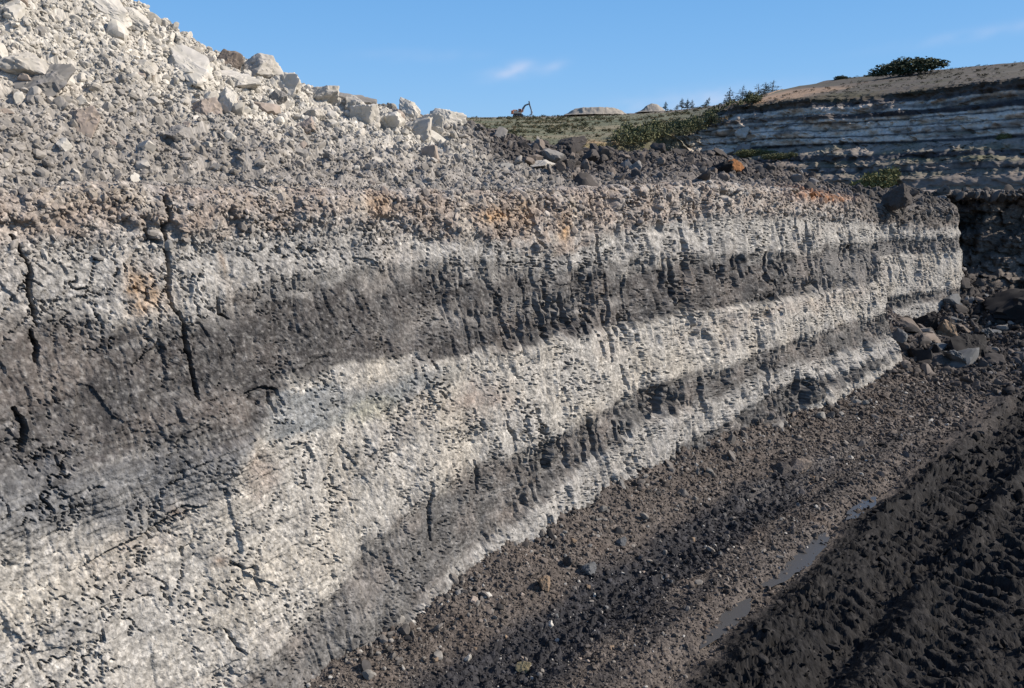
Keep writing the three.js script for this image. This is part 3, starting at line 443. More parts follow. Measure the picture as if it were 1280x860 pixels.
// ------------------------------------------------------------------ far benches of the quarry
const PROFILE = [[-60, 4.2], [-9, 4.7], [-7.4, 5.3], [-7.0, 6.3], [-4.6, 7.3], [-4.2, 8.2], [-1.9, 9.1], [-1.5, 9.9], [2.2, 11.6], [2.5, 12.5], [3.2, 12.75], [3.5, 13.75], [4.4, 14.05], [4.7, 14.95], [5.2, 15.15], [5.5, 16.25], [6.3, 16.55], [6.7, 17.7], [7.2, 18.0], [7.6, 19.1], [12, 19.9], [60, 29.0], [75, 29.2], [140, 26]];
{
  const rows = []; for (let i = 1; i < PROFILE.length; i++) { const [w0, y0] = PROFILE[i - 1], [w1, y1] = PROFILE[i], n = Math.max(2, Math.ceil(Math.hypot(w1 - w0, y1 - y0) / (w1 > 12 || w0 < -10 ? 1.2 : 0.11))); for (let k = 0; k < n; k++) rows.push([lerp(w0, w1, k / n), lerp(y0, y1, k / n), (y1 - y0) / (w1 - w0) > 1 ? 1 : 0]); } rows.push([140, 26, 0]);
  const T = []; for (let x = -12; x < 170;) { T.push(x); x += x < 64 ? 0.21 : 1.8; }
  const c = [0, 0, 0];
  const g = sheet(T.length, rows.length, (i, j, o) => {
    const te = T[i]; let [w, y, steep] = rows[j];
    const act = sstep(-60, -20, w) * sstep(40, 10, w), face = sstep(-9, -5, w) * sstep(14, 9, w);
    // the ledges come and go along the face, and dip a little
    const dip = (0.9 * fbm(te * 0.045, y * 0.09, 3) + 0.012 * (te - 30)) * face, jitter = 2.2 * fbm(te * 0.06 + y * 0.1, y * 0.16, 2) + 1.5 * fbm(te * 0.2, y * 0.4 + 9, 3) + 0.5 * fbm(te * 0.9, y * 0.9, 2);
    let ww = w + jitter * act; y += dip;
    cells(te * 0.55 + 4, y * 0.75); ww += face * (0.9 * (R3[wId] - 0.5) + 0.35 * wDX * (R1[wId] - 0.5)); cells(te * 1.7, y * 1.6); ww += face * (0.55 * (R3[wId] - 0.5) + 0.3 * wDX * (R1[wId] - 0.5));
    const rub = (1 - steep) * face; y += rub * (0.30 * fbm(te * 0.9, w * 1.2, 3) + 0.14 * fbm(te * 3, w * 3, 2)) + (1 - face) * 0.35 * fbm(te * 0.12, w * 0.12, 3) + 0.12 * fbm(te * 2.2, w * 2 + y, 2) * act;
    const X = TX0 + EX * te + BX * ww, Z = TZ0 + EZ * te + BZ * ww, bl = sstep(-10, -1, te + 2.5 * noise(w * 0.3, 3)); y = lerp(hillY(X, Z) - 0.1, y, bl);
    // strata
    const h = y - dip * 0.9 + 0.14 * fbm(te * 0.3, y * 1.2, 3) + 0.08 * noise(te * 2, y * 4), p = fbm(te * 0.12, y * 0.6 + 5, 3), f = fbm(te * 2.4, y * 3 + w, 3), q = fbm(te * 0.9 + 4, y * 0.8, 2);
    const grey = [0.55, 0.475, 0.395], pale = [0.70, 0.625, 0.54], coal = [0.028, 0.028, 0.033], soil = [0.16, 0.135, 0.115], dk = [0.070, 0.066, 0.066];
    c[0] = soil[0]; c[1] = soil[1]; c[2] = soil[2];
    const put = (col, a, b, k = 1, e = 0.10) => mixInto(c, col, k * sstep(a - e, a + e, h) * sstep(b + e, b - e, h));
    if (w > -7 && w < 9) {
put(dk, 5.2, 6.35); put([0.19, 0.16, 0.135], 6.4, 7.2, 0.8); put(dk, 7.2, 8.25); put(grey, 7.5, 8.1, 0.35 * clamp(q + 0.4)); put([0.19, 0.16, 0.135], 8.3, 9.0); put(dk, 9.05, 9.95); put([0.23, 0.20, 0.17], 10.0, 11.5);
      put(coal, 11.45, 11.85, 0.85); put(grey, 11.9, 12.75, 0.95); put(coal, 12.7, 12.95, 0.7); put(pale, 12.95, 13.85, 0.8); put(grey, 13.3, 13.9, 0.5); put(dk, 13.85, 14.1, 0.7); put(grey, 14.05, 15.05); put(pale, 14.3, 14.75, 0.6 * clamp(q + 0.6)); put(dk, 15.0, 15.3, 0.7); put(grey, 15.25, 15.75);
      put(coal, 15.6, 16.6, 0.25 + 0.7 * sstep(10, 25, te)); put(grey, 16.55, 17.8, 0.85); put(coal, 16.9, 17.4, 0.5 * sstep(12, 26, te)); put(dk, 17.7, 18.4); put([0.085, 0.07, 0.058], 18.3, 19.4);
      put(coal, 11.5, 17.8, 0.55 * sstep(0.15, 0.45, q) * steep);
    }
    if (w > -7 && w < 9) { mixInto(c, [0.15, 0.125, 0.105], 0.8 * sstep(0.1, 0.4, fbm(te * 0.16 + 40, y * 0.5, 3))); mixInto(c, coal, 0.6 * sstep(0.15, 0.4, fbm(te * 0.11 + 80, y * 0.9, 3)) * steep); }
    if (w >= 7.4) { mixInto(c, [0.046, 0.038, 0.030], 0.95); mixInto(c, [0.046, 0.046, 0.023], 0.7 * clamp(0.2 + 1.5 * fbm(te * 0.1, w * 0.13 + 5, 3))); mixInto(c, [0.095, 0.095, 0.048], 0.7 * sstep(34, 48, te + 10 * p) * sstep(14, 24, w)); mixInto(c, [0.10, 0.083, 0.07], 0.6 * sstep(0.2, 0.5, fbm(te * 0.05, w * 0.2, 3))); mixInto(c, [0.25, 0.165, 0.105], 0.85 * sstep(13, 6, te + 6 * p) * sstep(9, 12, w) * sstep(40, 30, w + 8 * p)); }
    if (!steep && w < 3) mixInto(c, [0.09, 0.095, 0.045], 0.75 * clamp(0.25 + 1.6 * p) * sstep(-20, -6, w));
    mixInto(c, [0.085, 0.088, 0.045], (1 - bl) * 0.8);
    const v = 1 + 0.4 * f; o[0] = X; o[1] = y; o[2] = -Z; o[3] = c[0] * v; o[4] = c[1] * v; o[5] = c[2] * v; o[6] = te; o[7] = w;
  });
  const I = g.index.array; for (let k = 0; k < I.length; k += 3) { const q = I[k]; I[k] = I[k + 1]; I[k + 1] = q; } g.computeVertexNormals();
  tag(mesh('quarry_benches', g, farMat), 'stepped benches of grey clay and black seams across the pit', null, null, 'structure');
}
console.log('benches');

// ------------------------------------------------------------------ rocks
function rockGeo(seed, detail, planes, rough) {
  const r = rng(seed); let g = new THREE.IcosahedronGeometry(1, detail); g.deleteAttribute('normal'); g.deleteAttribute('uv'); g = mergeVertices(g, 1e-5);
  const pl = []; for (let i = 0; i < planes; i++) { const z = r() * 2 - 1, a = r() * 6.2832, q = Math.sqrt(1 - z * z); pl.push([q * Math.cos(a), z, q * Math.sin(a), 0.52 + 0.36 * r()]); }
  const P = g.attributes.position, C = new Float32Array(P.count * 3), o1 = r() * 50;
  for (let i = 0; i < P.count; i++) {
    const x = P.getX(i), y = P.getY(i), z = P.getZ(i); let m = 1.35; for (const [a, b, c, d] of pl) { const k = a * x + b * y + c * z; if (k > 1e-3) m = Math.min(m, d / k); }
    const tri = (f, o) => (fbm(x * f + o1, y * f + o, 3) + fbm(y * f + o1 + 7, z * f + o, 3) + fbm(z * f + o1 + 3, x * f + o, 3)) * 0.62, n = tri(1.9, 1), n2 = tri(5.2, 5), n3 = tri(14, 9); m *= 1 + rough * (0.8 * n + 0.45 * n2 + 0.22 * n3);
    P.setXYZ(i, x * m, y * m, z * m); const v = 1 + 0.22 * n + 0.25 * n2 + 0.15 * n3; C[i * 3] = v * 1.01; C[i * 3 + 1] = v; C[i * 3 + 2] = v * (0.98 + 0.05 * n);
  }
  g.setAttribute('color', new THREE.BufferAttribute(C, 3)); return toCreasedNormals(g, 0.42);
}
const bigRocks = [1, 2, 3, 4, 5, 6].map((k) => rockGeo(100 + k, 11, 17, 0.2)), midRocks = [...Array(8).keys()].map((k) => rockGeo(200 + k, 3, 12, 0.14)), smallRocks = [0, 1, 2].map((k) => rockGeo(300 + k, 2, 9, 0.1));
const rockTone = (r, g, b, roughness = 0.97) => new THREE.MeshPhysicalMaterial({ specularIntensity: 0.3, vertexColors: true, color: new THREE.Color().setRGB(r, g, b), roughness });
const TONE = { white: rockTone(0.43, 0.412, 0.375), pale: rockTone(0.36, 0.342, 0.31), grey: rockTone(0.1976, 0.19, 0.1809), brown: rockTone(0.1596, 0.1353, 0.1178), pink: rockTone(0.2812, 0.2394, 0.209), dark: rockTone(0.06688, 0.0608, 0.05776), black: rockTone(0.01672, 0.01596, 0.01672, 0.8), tan: rockTone(0.1976, 0.1482, 0.1064), rust: rockTone(0.228, 0.1064, 0.0456), slate: rockTone(0.1216, 0.1254, 0.1292), ochre: rockTone(0.228, 0.19, 0.114) };
const rr = rng(77);
function rock(name, [s, d], y, [sx, sy, sz], turn, geo, tone, label, category, group) {
  const m = mesh(name, geo, TONE[tone]); m.position.set(wx(s, d), y, wz(s, d)); m.scale.set(sx, sy, sz); m.rotation.set(...turn); return tag(m, label, category, group);
}
// the boulders of the heap that can be told apart: [s, d, lift, [half sizes], [turn], variant, tone, label]
for (const [s, d, lift, size, turn, k, tone, label] of [
  [0.56, -2.42, 0.06, [0.30, 0.10, 0.15], [0.3, -0.6, -0.5], 0, 'white', 'long white slab boulder tilted down the middle of the pale heap'],
  [0.45, -2.0, 0.08, [0.15, 0.16, 0.14], [0.2, 0.4, 0.3], 1, 'pink', 'pinkish block below the long white slab on the heap'],
  [0.68, -2.05, 0.07, [0.10, 0.16, 0.12], [0.1, 1.2, -0.2], 2, 'white', 'upright white block right beside the pinkish block on the heap'],
  [-0.04, -1.62, 0.05, [0.15, 0.09, 0.12], [0.4, 0.6, -0.3], 3, 'grey', 'grey flat-faced block low on the heap, left of the pinkish block'],
  [2.05, -3.1, 0.12, [0.22, 0.17, 0.18], [0.2, 2.2, 0.4], 4, 'white', 'pale boulder leaning on the heap crest left of the rounded boulder'],
  [2.55, -3.05, 0.12, [0.20, 0.16, 0.18], [0.9, 0.3, 0.1], 5, 'pale', 'rounded pale boulder under the heap crest'],
  [3.0, -3.1, 0.16, [0.30, 0.15, 0.2], [0.1, 0.5, -0.25], 0, 'grey', 'grey capped boulder topping the middle hump of the heap crest'],
  [2.85, -2.82, 0.10, [0.19, 0.17, 0.15], [1.3, 0.5, 0.6], 2, 'pale', 'beige boulder tucked under the grey capped crest boulder'],
  [3.95, -3.1, 0.14, [0.20, 0.17, 0.16], [0.5, 2.5, 0.3], 1, 'white', 'jagged white boulder on the crest near the right end of the heap'],
  [2.82, -2.58, 0.14, [0.26, 0.21, 0.2], [0.1, 0.9, -0.6], 3, 'white', 'big white boulder overhanging a dark hollow on the heap flank'],
  [3.18, -2.58, 0.12, [0.20, 0.22, 0.18], [0.7, 1.9, 0.2], 4, 'white', 'large white boulder in the middle of the big boulder row'],
  [3.50, -2.50, 0.14, [0.24, 0.21, 0.2], [2.3, 0.2, 0.4], 5, 'pale', 'large pale boulder with shaded underside in the big boulder row'],
  [3.95, -2.62, 0.10, [0.16, 0.2, 0.16], [0.2, 0.9, 0.9], 0, 'white', 'white boulder at the right of the big boulder row'],
  [4.55, -2.95, 0.10, [0.27, 0.19, 0.22], [0.6, 0.2, -0.3], 1, 'white', 'last white block of the heap before the dark rubble starts'],
  [1.42, -3.25, 0.10, [0.20, 0.16, 0.17], [0.2, 0.3, 0.2], 2, 'brown', 'brownish lump sticking out of the heap crest against the sky'],
  [1.85, -3.25, 0.08, [0.22, 0.14, 0.18], [0.9, 0.3, -0.2], 3, 'pale', 'pale crest boulder just right of the brownish crest lump'],
  [-1.06, -2.04, 0.05, [0.12, 0.15, 0.12], [0.4, 0.6, 0.8], 4, 'pale', 'cream boulder beside a dark hollow at the left of the heap'],
  [-1.22, -2.2, 0.06, [0.10, 0.17, 0.12], [0.1, 0.1, 0.4], 5, 'white', 'white upright boulder cut by the left picture edge'],
  [-0.93, -1.95, 0.05, [0.17, 0.13, 0.15], [0.3, 1.3, 0.2], 0, 'grey', 'grey mottled boulder right below the cream boulder'],
  [-0.80, -1.66, 0.05, [0.14, 0.12, 0.13], [0.5, 0.3, 0.2], 1, 'pink', 'brownish pink boulder low on the left of the heap'],
  [0.02, -2.36, 0.04, [0.16, 0.09, 0.12], [0.3, -0.5, -0.5], 2, 'pale', 'low pale boulder up slope of the long white slab'],
  [2.02, -2.5, 0.06, [0.12, 0.12, 0.1], [0.5, 1.5, 0.3], 4, 'pale', 'small pale boulder left of the dark hollow on the heap'],
  [1.62, -2.14, 0.04, [0.12, 0.11, 0.11], [1.5, 0.5, 0.3], 5, 'pink', 'small rosy boulder low in the middle of the heap'],
  [-0.03, -2.88, 0.05, [0.28, 0.08, 0.16], [0.3, -0.5, -0.55], 3, 'white', 'broad white slab near the top picture edge'],
  [0.24, -2.85, 0.05, [0.18, 0.08, 0.13], [0.4, -0.4, -0.55], 1, 'white', 'smaller white slab right under the broad top slab'],
  [1.30, -2.82, 0.06, [0.18, 0.12, 0.14], [0.3, 0.7, -0.4], 0, 'white', 'white boulder between the long slab and the crest'],
  [1.64, -2.66, 0.05, [0.13, 0.1, 0.11], [0.8, 0.2, 0.1], 2, 'grey', 'grey boulder half buried below the heap crest boulders'],
]) rock('clay_boulder', [s, d], benchY(s, d) + lift * 0.35, size.map((v) => v * 1.15), turn, bigRocks[k], tone, label, 'boulder', 'boulders on the pale spoil heap');
for (const [s, d, lift, size, turn, k, tone, label] of [
  [6.9, -2.55, 0.10, [0.30, 0.14, 0.2], [0.2, 0.3, 0.1], 1, 'dark', 'big dark clod on the rubble bank right of the heap'],
  [5.05, -1.66, 0.04, [0.26, 0.07, 0.16], [0.1, 0.9, 0.1], 3, 'pale', 'flat pale slab lying in the dark rubble bank'],
  [5.75, -1.75, 0.05, [0.16, 0.12, 0.13], [0.6, 0.9, 0.1], 2, 'dark', 'dark clod right of the flat pale slab'],
  [11.3, -2.0, 0.08, [0.24, 0.2, 0.2], [0.3, 0.3, 0.9], 4, 'rust', 'small orange rock on top of the rubble bank'],
  [10.7, -1.9, 0.08, [0.3, 0.2, 0.2], [0.6, 0.1, 0.4], 5, 'black', 'black clod beside the small orange rock'],
  [20.3, -1.35, 0.22, [0.46, 0.36, 0.42], [0.6, 1.4, 0.9], 1, 'dark', 'dark rounded boulder perched on the far end of the rubble bank'],
]) rock('bank_boulder', [s, d], benchY(s, d) + lift, size, turn, bigRocks[k], tone, label, 'boulder', 'boulders on the dark rubble bank');
for (const [s, d, lift, size, turn, k, tone, label] of [
  [2.92, 0.70, 0.06, [0.10, 0.075, 0.08], [0.2, 0.4, 0.2], 1, 'slate', 'grey stone with a shadow at its left on the gravel'],
  [2.30, 0.60, 0.05, [0.105, 0.10, 0.07], [0.2, 0.9, 0.8], 2, 'tan', 'orange brown wedge-shaped stone on the gravel'],
  [1.76, 0.30, 0.02, [0.055, 0.035, 0.04], [0.2, 0.3, 0.1], 3, 'white', 'small white stone at the foot of the talus'],
  [1.60, 0.27, 0.02, [0.05, 0.035, 0.045], [0.6, 0.3, 0.1], 4, 'pink', 'small pinkish stone beside the small white stone'],
  [1.01, 0.76, 0.02, [0.045, 0.04, 0.035], [0.6, 0.9, 0.1], 5, 'pale', 'pale grey stone at the wet channel edge near the bottom'],
  [1.28, 1.18, 0.03, [0.06, 0.05, 0.05], [0.1, 0.9, 0.4], 0, 'ochre', 'yellowish knobbly stone in the wet channel'],
  [3.69, 0.60, 0.03, [0.08, 0.06, 0.06], [0.1, 0.2, 0.4], 1, 'slate', 'low slate grey stone on the talus edge'],
  [7.75, 1.05, 0.04, [0.24, 0.14, 0.18], [0.1, 0.2, 0.2], 2, 'brown', 'big brown clod on the gravel track'],
  [7.5, 0.9, 0.03, [0.16, 0.10, 0.14], [0.7, 0.2, 0.2], 3, 'dark', 'dark clod against the big brown clod'],
  [20.0, 0.20, 0.20, [0.36, 0.46, 0.36], [0.1, 0.3, 0.1], 4, 'tan', 'tan boulder standing among the black rocks at the pit end'],
  [19.6, -0.25, 0.20, [0.42, 0.40, 0.4], [0.5, 0.3, 0.6], 5, 'black', 'black boulder left of the tan boulder'],
  [18.3, 1.1, 0.15, [0.40, 0.42, 0.4], [0.1, 1.3, 0.2], 0, 'black', 'black boulder in front of the tan boulder'],
  [17.3, 1.05, 0.12, [0.5, 0.14, 0.24], [0.2, 0.9, -0.7], 1, 'slate', 'tilted grey slab below the black boulder'],
  [16.9, 0.7, 0.10, [0.42, 0.2, 0.3], [0.3, 0.2, 0.2], 3, 'dark', 'dark slab at the front of the rock pile'],
  [17.8, 0.55, 0.12, [0.34, 0.12, 0.2], [0.1, 0.4, 0.15], 2, 'slate', 'flat grey rock on the dark slabs of the pile'],
  [21.5, 0.9, 0.12, [0.55, 0.12, 0.2], [0.1, 0.9, -0.3], 4, 'slate', 'long pale slab behind the tan boulder'],
  [24.2, 1.75, 0.1, [2.0, 1.25, 1.6], [0.1, 0.5, 0.05], 5, 'black', 'huge black coal block in shade at the right picture edge'],
]) rock('quarry_stone', [s, d], floorY(s, d) + lift, size, turn, bigRocks[k], tone, label, 'rock', 'rocks lying on the pit floor');
// scattered lumps: alike, nothing tells them apart
const bySight = (r, lo, hi) => { const a = Math.atan((lo - CS) / CD), b = Math.atan((hi - CS) / CD); return CS + CD * Math.tan(lerp(a, b, r())); };
const range = (s, d, y) => Math.hypot(wx(s, d), wz(s, d));
const heapDark = (s, e) => sstep(3.9, 5.4, s + 0.55 * (e - 1.2));
for (let i = 0; i < 150; i++) {
  const s = bySight(rr, -2.6, 4.6), e = 0.35 + 2.9 * rr(), d = lipD(s) - e, z = 0.045 * Math.pow(1 - rr() * 0.93, -0.5) * (0.7 + 0.5 * sstep(0.6, 2, e));
  rock('clay_lump', [s, d], benchY(s, d) + 0.02 * z, [z * (0.8 + 0.6 * rr()), z * (0.6 + 0.4 * rr()), z * (0.8 + 0.4 * rr())], [rr() * 6, rr() * 6, rr() * 6], midRocks[i % 8], ['white', 'pale', 'white', 'grey', 'pink', 'pale'][Math.floor(rr() * 6)], 'fist to head sized clay lump among the loose rubble of the pale heap', 'clay lump', 'clay lumps strewn over the pale heap');
}
for (let i = 0; i < 110; i++) {
  const s = bySight(rr, 4.9, 26), e = 0.2 + 2.1 * rr(), d = lipD(s) - e, z = 0.07 * Math.pow(1 - rr() * 0.9, -0.5);
  rock('dark_clod', [s, d], benchY(s, d) + 0.3 * z, [z * (0.8 + 0.6 * rr()), z * (0.6 + 0.5 * rr()), z * (0.8 + 0.4 * rr())], [rr() * 6, rr() * 6, rr() * 6], midRocks[i % 8], ['dark', 'brown', 'dark', 'grey', 'brown', 'dark'][Math.floor(rr() * 6)], 'angular clod in the rubble bank behind the lip, right of the heap', 'clod', 'clods of the dark rubble bank');
}
for (let i = 0; i < 80; i++) {
  const s = 16.6 + 8 * rr(), d = -0.4 + 3.2 * rr() * rr() + 0.4 * rr(), z = 0.11 * Math.pow(1 - rr() * 0.9, -0.5);
  rock('broken_rock', [s, d], floorY(s, d) + 0.25 * z, [z * (0.9 + 0.9 * rr()), z * (0.35 + 0.5 * rr()), z * (0.7 + 0.4 * rr())], [rr() * 0.9, rr() * 6, rr() * 0.9 - 0.6], midRocks[i % 8], ['dark', 'black', 'slate', 'dark', 'dark', 'brown'][Math.floor(rr() * 6)], 'broken dark rock in the pile under the pit end wall', 'rock', 'broken rocks under the end wall');
}
for (let i = 0; i < 60; i++) {
  const s = bySight(rr, 0.6, 9), d = 0.1 + 1.6 * rr(), z = 0.016 + 0.022 * rr() * rr() + 0.001 * s;
  rock('loose_stone', [s, d], floorY(s, d) + 0.3 * z, [z * (0.8 + 0.6 * rr()), z * (0.6 + 0.4 * rr()), z], [rr() * 6, rr() * 6, rr() * 6], midRocks[i % 8], ['white', 'pale', 'slate', 'pink', 'slate', 'tan', 'white'][Math.floor(rr() * 7)], 'small loose stone scattered on the gravel and wet channel below the face', 'stone', 'loose stones on the gravel');
}
// the mass of small rubble, gravel and clods that nobody could count
function scatter(name, label, count, seed, place) {
  const grp = new THREE.Group(); grp.name = numbered(name); tag(grp, label, null, null, 'stuff'); scene.add(grp);
  const r = rng(seed), lists = [[], [], []], q = new THREE.Quaternion(), eu = new THREE.Euler(), col = new THREE.Color();
  for (let i = 0; i < count; i++) { const o = place(r); if (o) lists[i % 3].push(o); }
  lists.forEach((list, k) => {
    const im = new THREE.InstancedMesh(smallRocks[k], rockMat, list.length), m4 = new THREE.Matrix4(); im.name = 'pieces'; im.castShadow = im.receiveShadow = true; im.userData.kind = 'stuff';
    list.forEach(([x, y, z, sx, sy, sz, c], i) => { q.setFromEuler(eu.set(r() * 6.28, r() * 6.28, r() * 6.28)); im.setMatrixAt(i, m4.compose(new THREE.Vector3(x, y, z), q, new THREE.Vector3(sx, sy, sz))); im.setColorAt(i, col.setRGB(c[0], c[1], c[2])); });
    grp.add(im);
  });
}
const cc = [0, 0, 0], dim = (c, r, lo, hi) => { const v = lo + (hi - lo) * r(); return [c[0] * v, c[1] * v, c[2] * v]; };
scatter('heap_rubble', 'small rubble covering the pale heap and the dark bank', 60000, 501, (r) => {
  const s = bySight(r, -2.7, 30), e = 0.02 + 3.5 * Math.pow(r(), 0.9), d = lipD(s) - e, dist = range(s, d), z = (0.0085 + 0.0010 * Math.max(0, dist - 8)) * Math.pow(1 - r() * 0.975, -0.45) * (e < 0.3 ? 0.6 : 1);
  benchColor(s, d, cc); return [wx(s, d), benchY(s, d) + 0.1 * z, wz(s, d), z * (0.7 + 0.7 * r()), z * (0.6 + 0.5 * r()), z * (0.7 + 0.5 * r()), dim(cc, r, 0.75, 1.3)];
});
scatter('gravel', 'fine gravel on the talus and the track', 42000, 502, (r) => {
  const s = bySight(r, -0.6, 22), d = faceOff(s, 0.2) - 0.35 + (2.75 - 0.1) * r(), edge = mudEdge(s); if (d > edge) return null;
  const dist = range(s, d), z = (0.0045 + 0.0007 * Math.max(0, dist - 6)) * Math.pow(1 - r() * 0.985, -0.42); floorColor(s, d, cc); const w = r();
  return [wx(s, d), floorY(s, d) + 0.3 * z, wz(s, d), z * (0.8 + 0.6 * r()), z * (0.6 + 0.4 * r()), z, w > 0.985 ? [0.33, 0.32, 0.30] : w > 0.95 ? [0.18, 0.167, 0.152] : dim(cc, r, 0.7, 1.6)];
});
scatter('mud_clods', 'torn black clods in the churned mud', 4500, 503, (r) => {
  const s = bySight(r, 0.2, 22), d = mudEdge(s) + 0.02 + 3.6 * r(), dist = range(s, d), z = (0.008 + 0.0011 * Math.max(0, dist - 6)) * Math.pow(1 - r() * 0.98, -0.4); floorColor(s, d, cc);
  return [wx(s, d), floorY(s, d) + 0.2 * z, wz(s, d), z * (0.8 + 1.0 * r()), z * (0.5 + 0.4 * r()), z, dim(cc, r, 0.7, 1.7)];
});
scatter('pit_end_rubble', 'dark broken stones under the end wall', 5000, 504, (r) => {
  const s = 15 + 11 * r(), d = -0.8 + 4.5 * r(), z = 0.03 * Math.pow(1 - r() * 0.98, -0.4); floorColor(s, d, cc);
  return [wx(s, d), floorY(s, d) + 0.2 * z, wz(s, d), z * (0.8 + 0.9 * r()), z * (0.5 + 0.4 * r()), z, r() > 0.9 ? [0.2, 0.19, 0.18] : dim(cc, r, 0.6, 1.8)];
});
scatter('toe_debris', 'crumbled clay fallen along the foot of the face', 2600, 507, (r) => {
  const s = bySight(r, 0.2, 21), d = faceOff(s, 0.3) - 0.35 + 1.0 * r() * r() + 0.15 * noise(s * 2, 3); if (noise(s * 1.1, 17) < -0.2 + 0.3 * r()) return null;
  const z = (0.010 + 0.0011 * Math.max(0, range(s, d) - 6)) * Math.pow(1 - r() * 0.985, -0.42), w = r();
  return [wx(s, d), floorY(s, d) + 0.3 * z, wz(s, d), z * (0.8 + 0.7 * r()), z * (0.6 + 0.4 * r()), z, dim(w > 0.8 ? [0.2, 0.192, 0.18] : w > 0.4 ? [0.12, 0.112, 0.105] : [0.05, 0.048, 0.048], r, 0.7, 1.2)];
});
scatter('end_wall_rubble', 'dark rubble along the top of the pit end wall', 2600, 506, (r) => {
  const d = -2 + 9 * r(), s = 26.4 + 2.6 * r() + 0.8 * Math.max(0, d + 0.6), z = 0.035 * Math.pow(1 - r() * 0.985, -0.45);
  return [wx(s, d), 4.0 + 0.2 * fbm(d * 0.7, 2, 3) + 0.22 * r() * r(), wz(s, d), z * (0.8 + 0.9 * r()), z * (0.6 + 0.4 * r()), z, dim([0.10, 0.09, 0.082], r, 0.5, 1.7)];
});
scatter('face_crumbs', 'crumbs hanging on the rough top layer of the face', 4500, 505, (r) => {
  const s = bySight(r, -2.7, 24), h = topY(s) - 0.02 - 0.5 * Math.pow(r(), 1.3), d = faceOff(s, h) - BATTER * h + faceDetail(s, h), dist = range(s, d), z = (0.008 + 0.001 * Math.max(0, dist - 6)) * Math.pow(1 - r() * 0.97, -0.4); faceColor(s, h, cc);
  return [wx(s, d), h, wz(s, d), z * (0.7 + 0.7 * r()), z * (0.6 + 0.5 * r()), z, dim(cc, r, 0.8, 1.2)];
});
console.log('rocks');

// ------------------------------------------------------------------ puddles
const waterMat = new THREE.MeshPhysicalMaterial({ color: new THREE.Color().setRGB(0.055, 0.055, 0.056), roughness: 0.16, ior: 1.33 });
for (const [s0, d0, rs, rd, y, label] of [[5.0, 2.14, 0.95, 0.20, -0.012, 'muddy grey puddle lying along the edge of the black mud'], [3.15, 2.16, 0.55, 0.13, -0.015, 'narrow puddle below the long one, nearer the bottom of the picture'], [6.95, 2.2, 0.5, 0.12, -0.01, 'small far puddle at the edge of the black mud']]) {
  const sh = new THREE.Shape(), n = 48; for (let i = 0; i < n; i++) { const a = i / n * 6.2832, k = 1 + 0.35 * noise(Math.cos(a) * 1.7 + s0, Math.sin(a) * 1.7) + 0.2 * noise(Math.cos(a) * 5 + s0, Math.sin(a) * 5), x = rs * k * Math.cos(a), z = 0.8 * rd * k * Math.sin(a); i ? sh.lineTo(x, z) : sh.moveTo(x, z); }
  const g = new THREE.ShapeGeometry(sh); g.rotateX(-Math.PI / 2); g.rotateY(Math.atan2(UZ, UX)); const m = mesh('puddle', g, waterMat); m.position.set(wx(s0, d0), y, wz(s0, d0)); tag(m, label, null, null, 'structure');
}

// ------------------------------------------------------------------ plants
const profY = curve(PROFILE);
function leaves(seed, lumps, count, size, tones, droop = 0) {
  const r = rng(seed), P = [], C = [], N = []; let tot = 0; for (const l of lumps) tot += l[3] * l[4] * l[5];
  const v = new THREE.Vector3(), a = new THREE.Vector3(), b = new THREE.Vector3();
  for (const [x, y, z, rx, ry, rz] of lumps) {
    const n = Math.ceil(count * rx * ry * rz / tot);
    for (let i = 0; i < n; i++) {
      v.set(r() * 2 - 1, r() * 2 - 1, r() * 2 - 1).normalize(); const q = Math.pow(r(), 0.4), k = 1 + 0.5 * noise(v.x * 3 + x + seed, v.y * 3 + v.z * 2), px = x + v.x * rx * q * k, py = y + v.y * ry * q * k - droop * q, pz = z + v.z * rz * q * k;
      a.set(r() - 0.5, r() - 0.5, r() - 0.5).normalize(); b.set(r() - 0.5, r() - 0.5, r() - 0.5).cross(a).normalize(); const L = size * (0.6 + 0.8 * r()), w = L * 0.45, c = tones[Math.floor(r() * tones.length)];
      const A = [px + a.x * L, py + a.y * L, pz + a.z * L], B = [px + b.x * w, py + b.y * w, pz + b.z * w], D = [px - a.x * L, py - a.y * L, pz - a.z * L], E = [px - b.x * w, py - b.y * w, pz - b.z * w];
      P.push(...A, ...B, ...D, ...A, ...D, ...E); for (let m = 0; m < 6; m++) C.push(...c);
    }
  }
  const g = new THREE.BufferGeometry(); g.setAttribute('position', new THREE.Float32BufferAttribute(P, 3)); g.setAttribute('color', new THREE.Float32BufferAttribute(C, 3)); g.computeVertexNormals(); return g;
}
const leafMat = new THREE.MeshStandardMaterial({ vertexColors: true, roughness: 0.95, side: THREE.DoubleSide }), barkMat = new THREE.MeshStandardMaterial({ color: new THREE.Color().setRGB(0.07, 0.055, 0.045), roughness: 1 });
const OLIVE = [[0.078, 0.090, 0.038], [0.11, 0.118, 0.052], [0.058, 0.072, 0.032], [0.14, 0.132, 0.064]], PINE = [[0.022, 0.034, 0.024], [0.030, 0.044, 0.030], [0.016, 0.026, 0.018]], DEEP = [[0.028, 0.040, 0.020], [0.040, 0.055, 0.026], [0.055, 0.065, 0.032]], LIME = [[0.13, 0.135, 0.05], [0.10, 0.115, 0.045], [0.16, 0.15, 0.06]];
function stems(seed, n, h, spread) { const r = rng(seed), gs = []; for (let i = 0; i < n; i++) { const g = new THREE.CylinderGeometry(0.02, 0.06, h, 5, 1); g.translate(0, h / 2, 0); g.rotateZ((r() - 0.5) * spread); g.rotateY(r() * 6); gs.push(g); } return mergeGeometries(gs); }
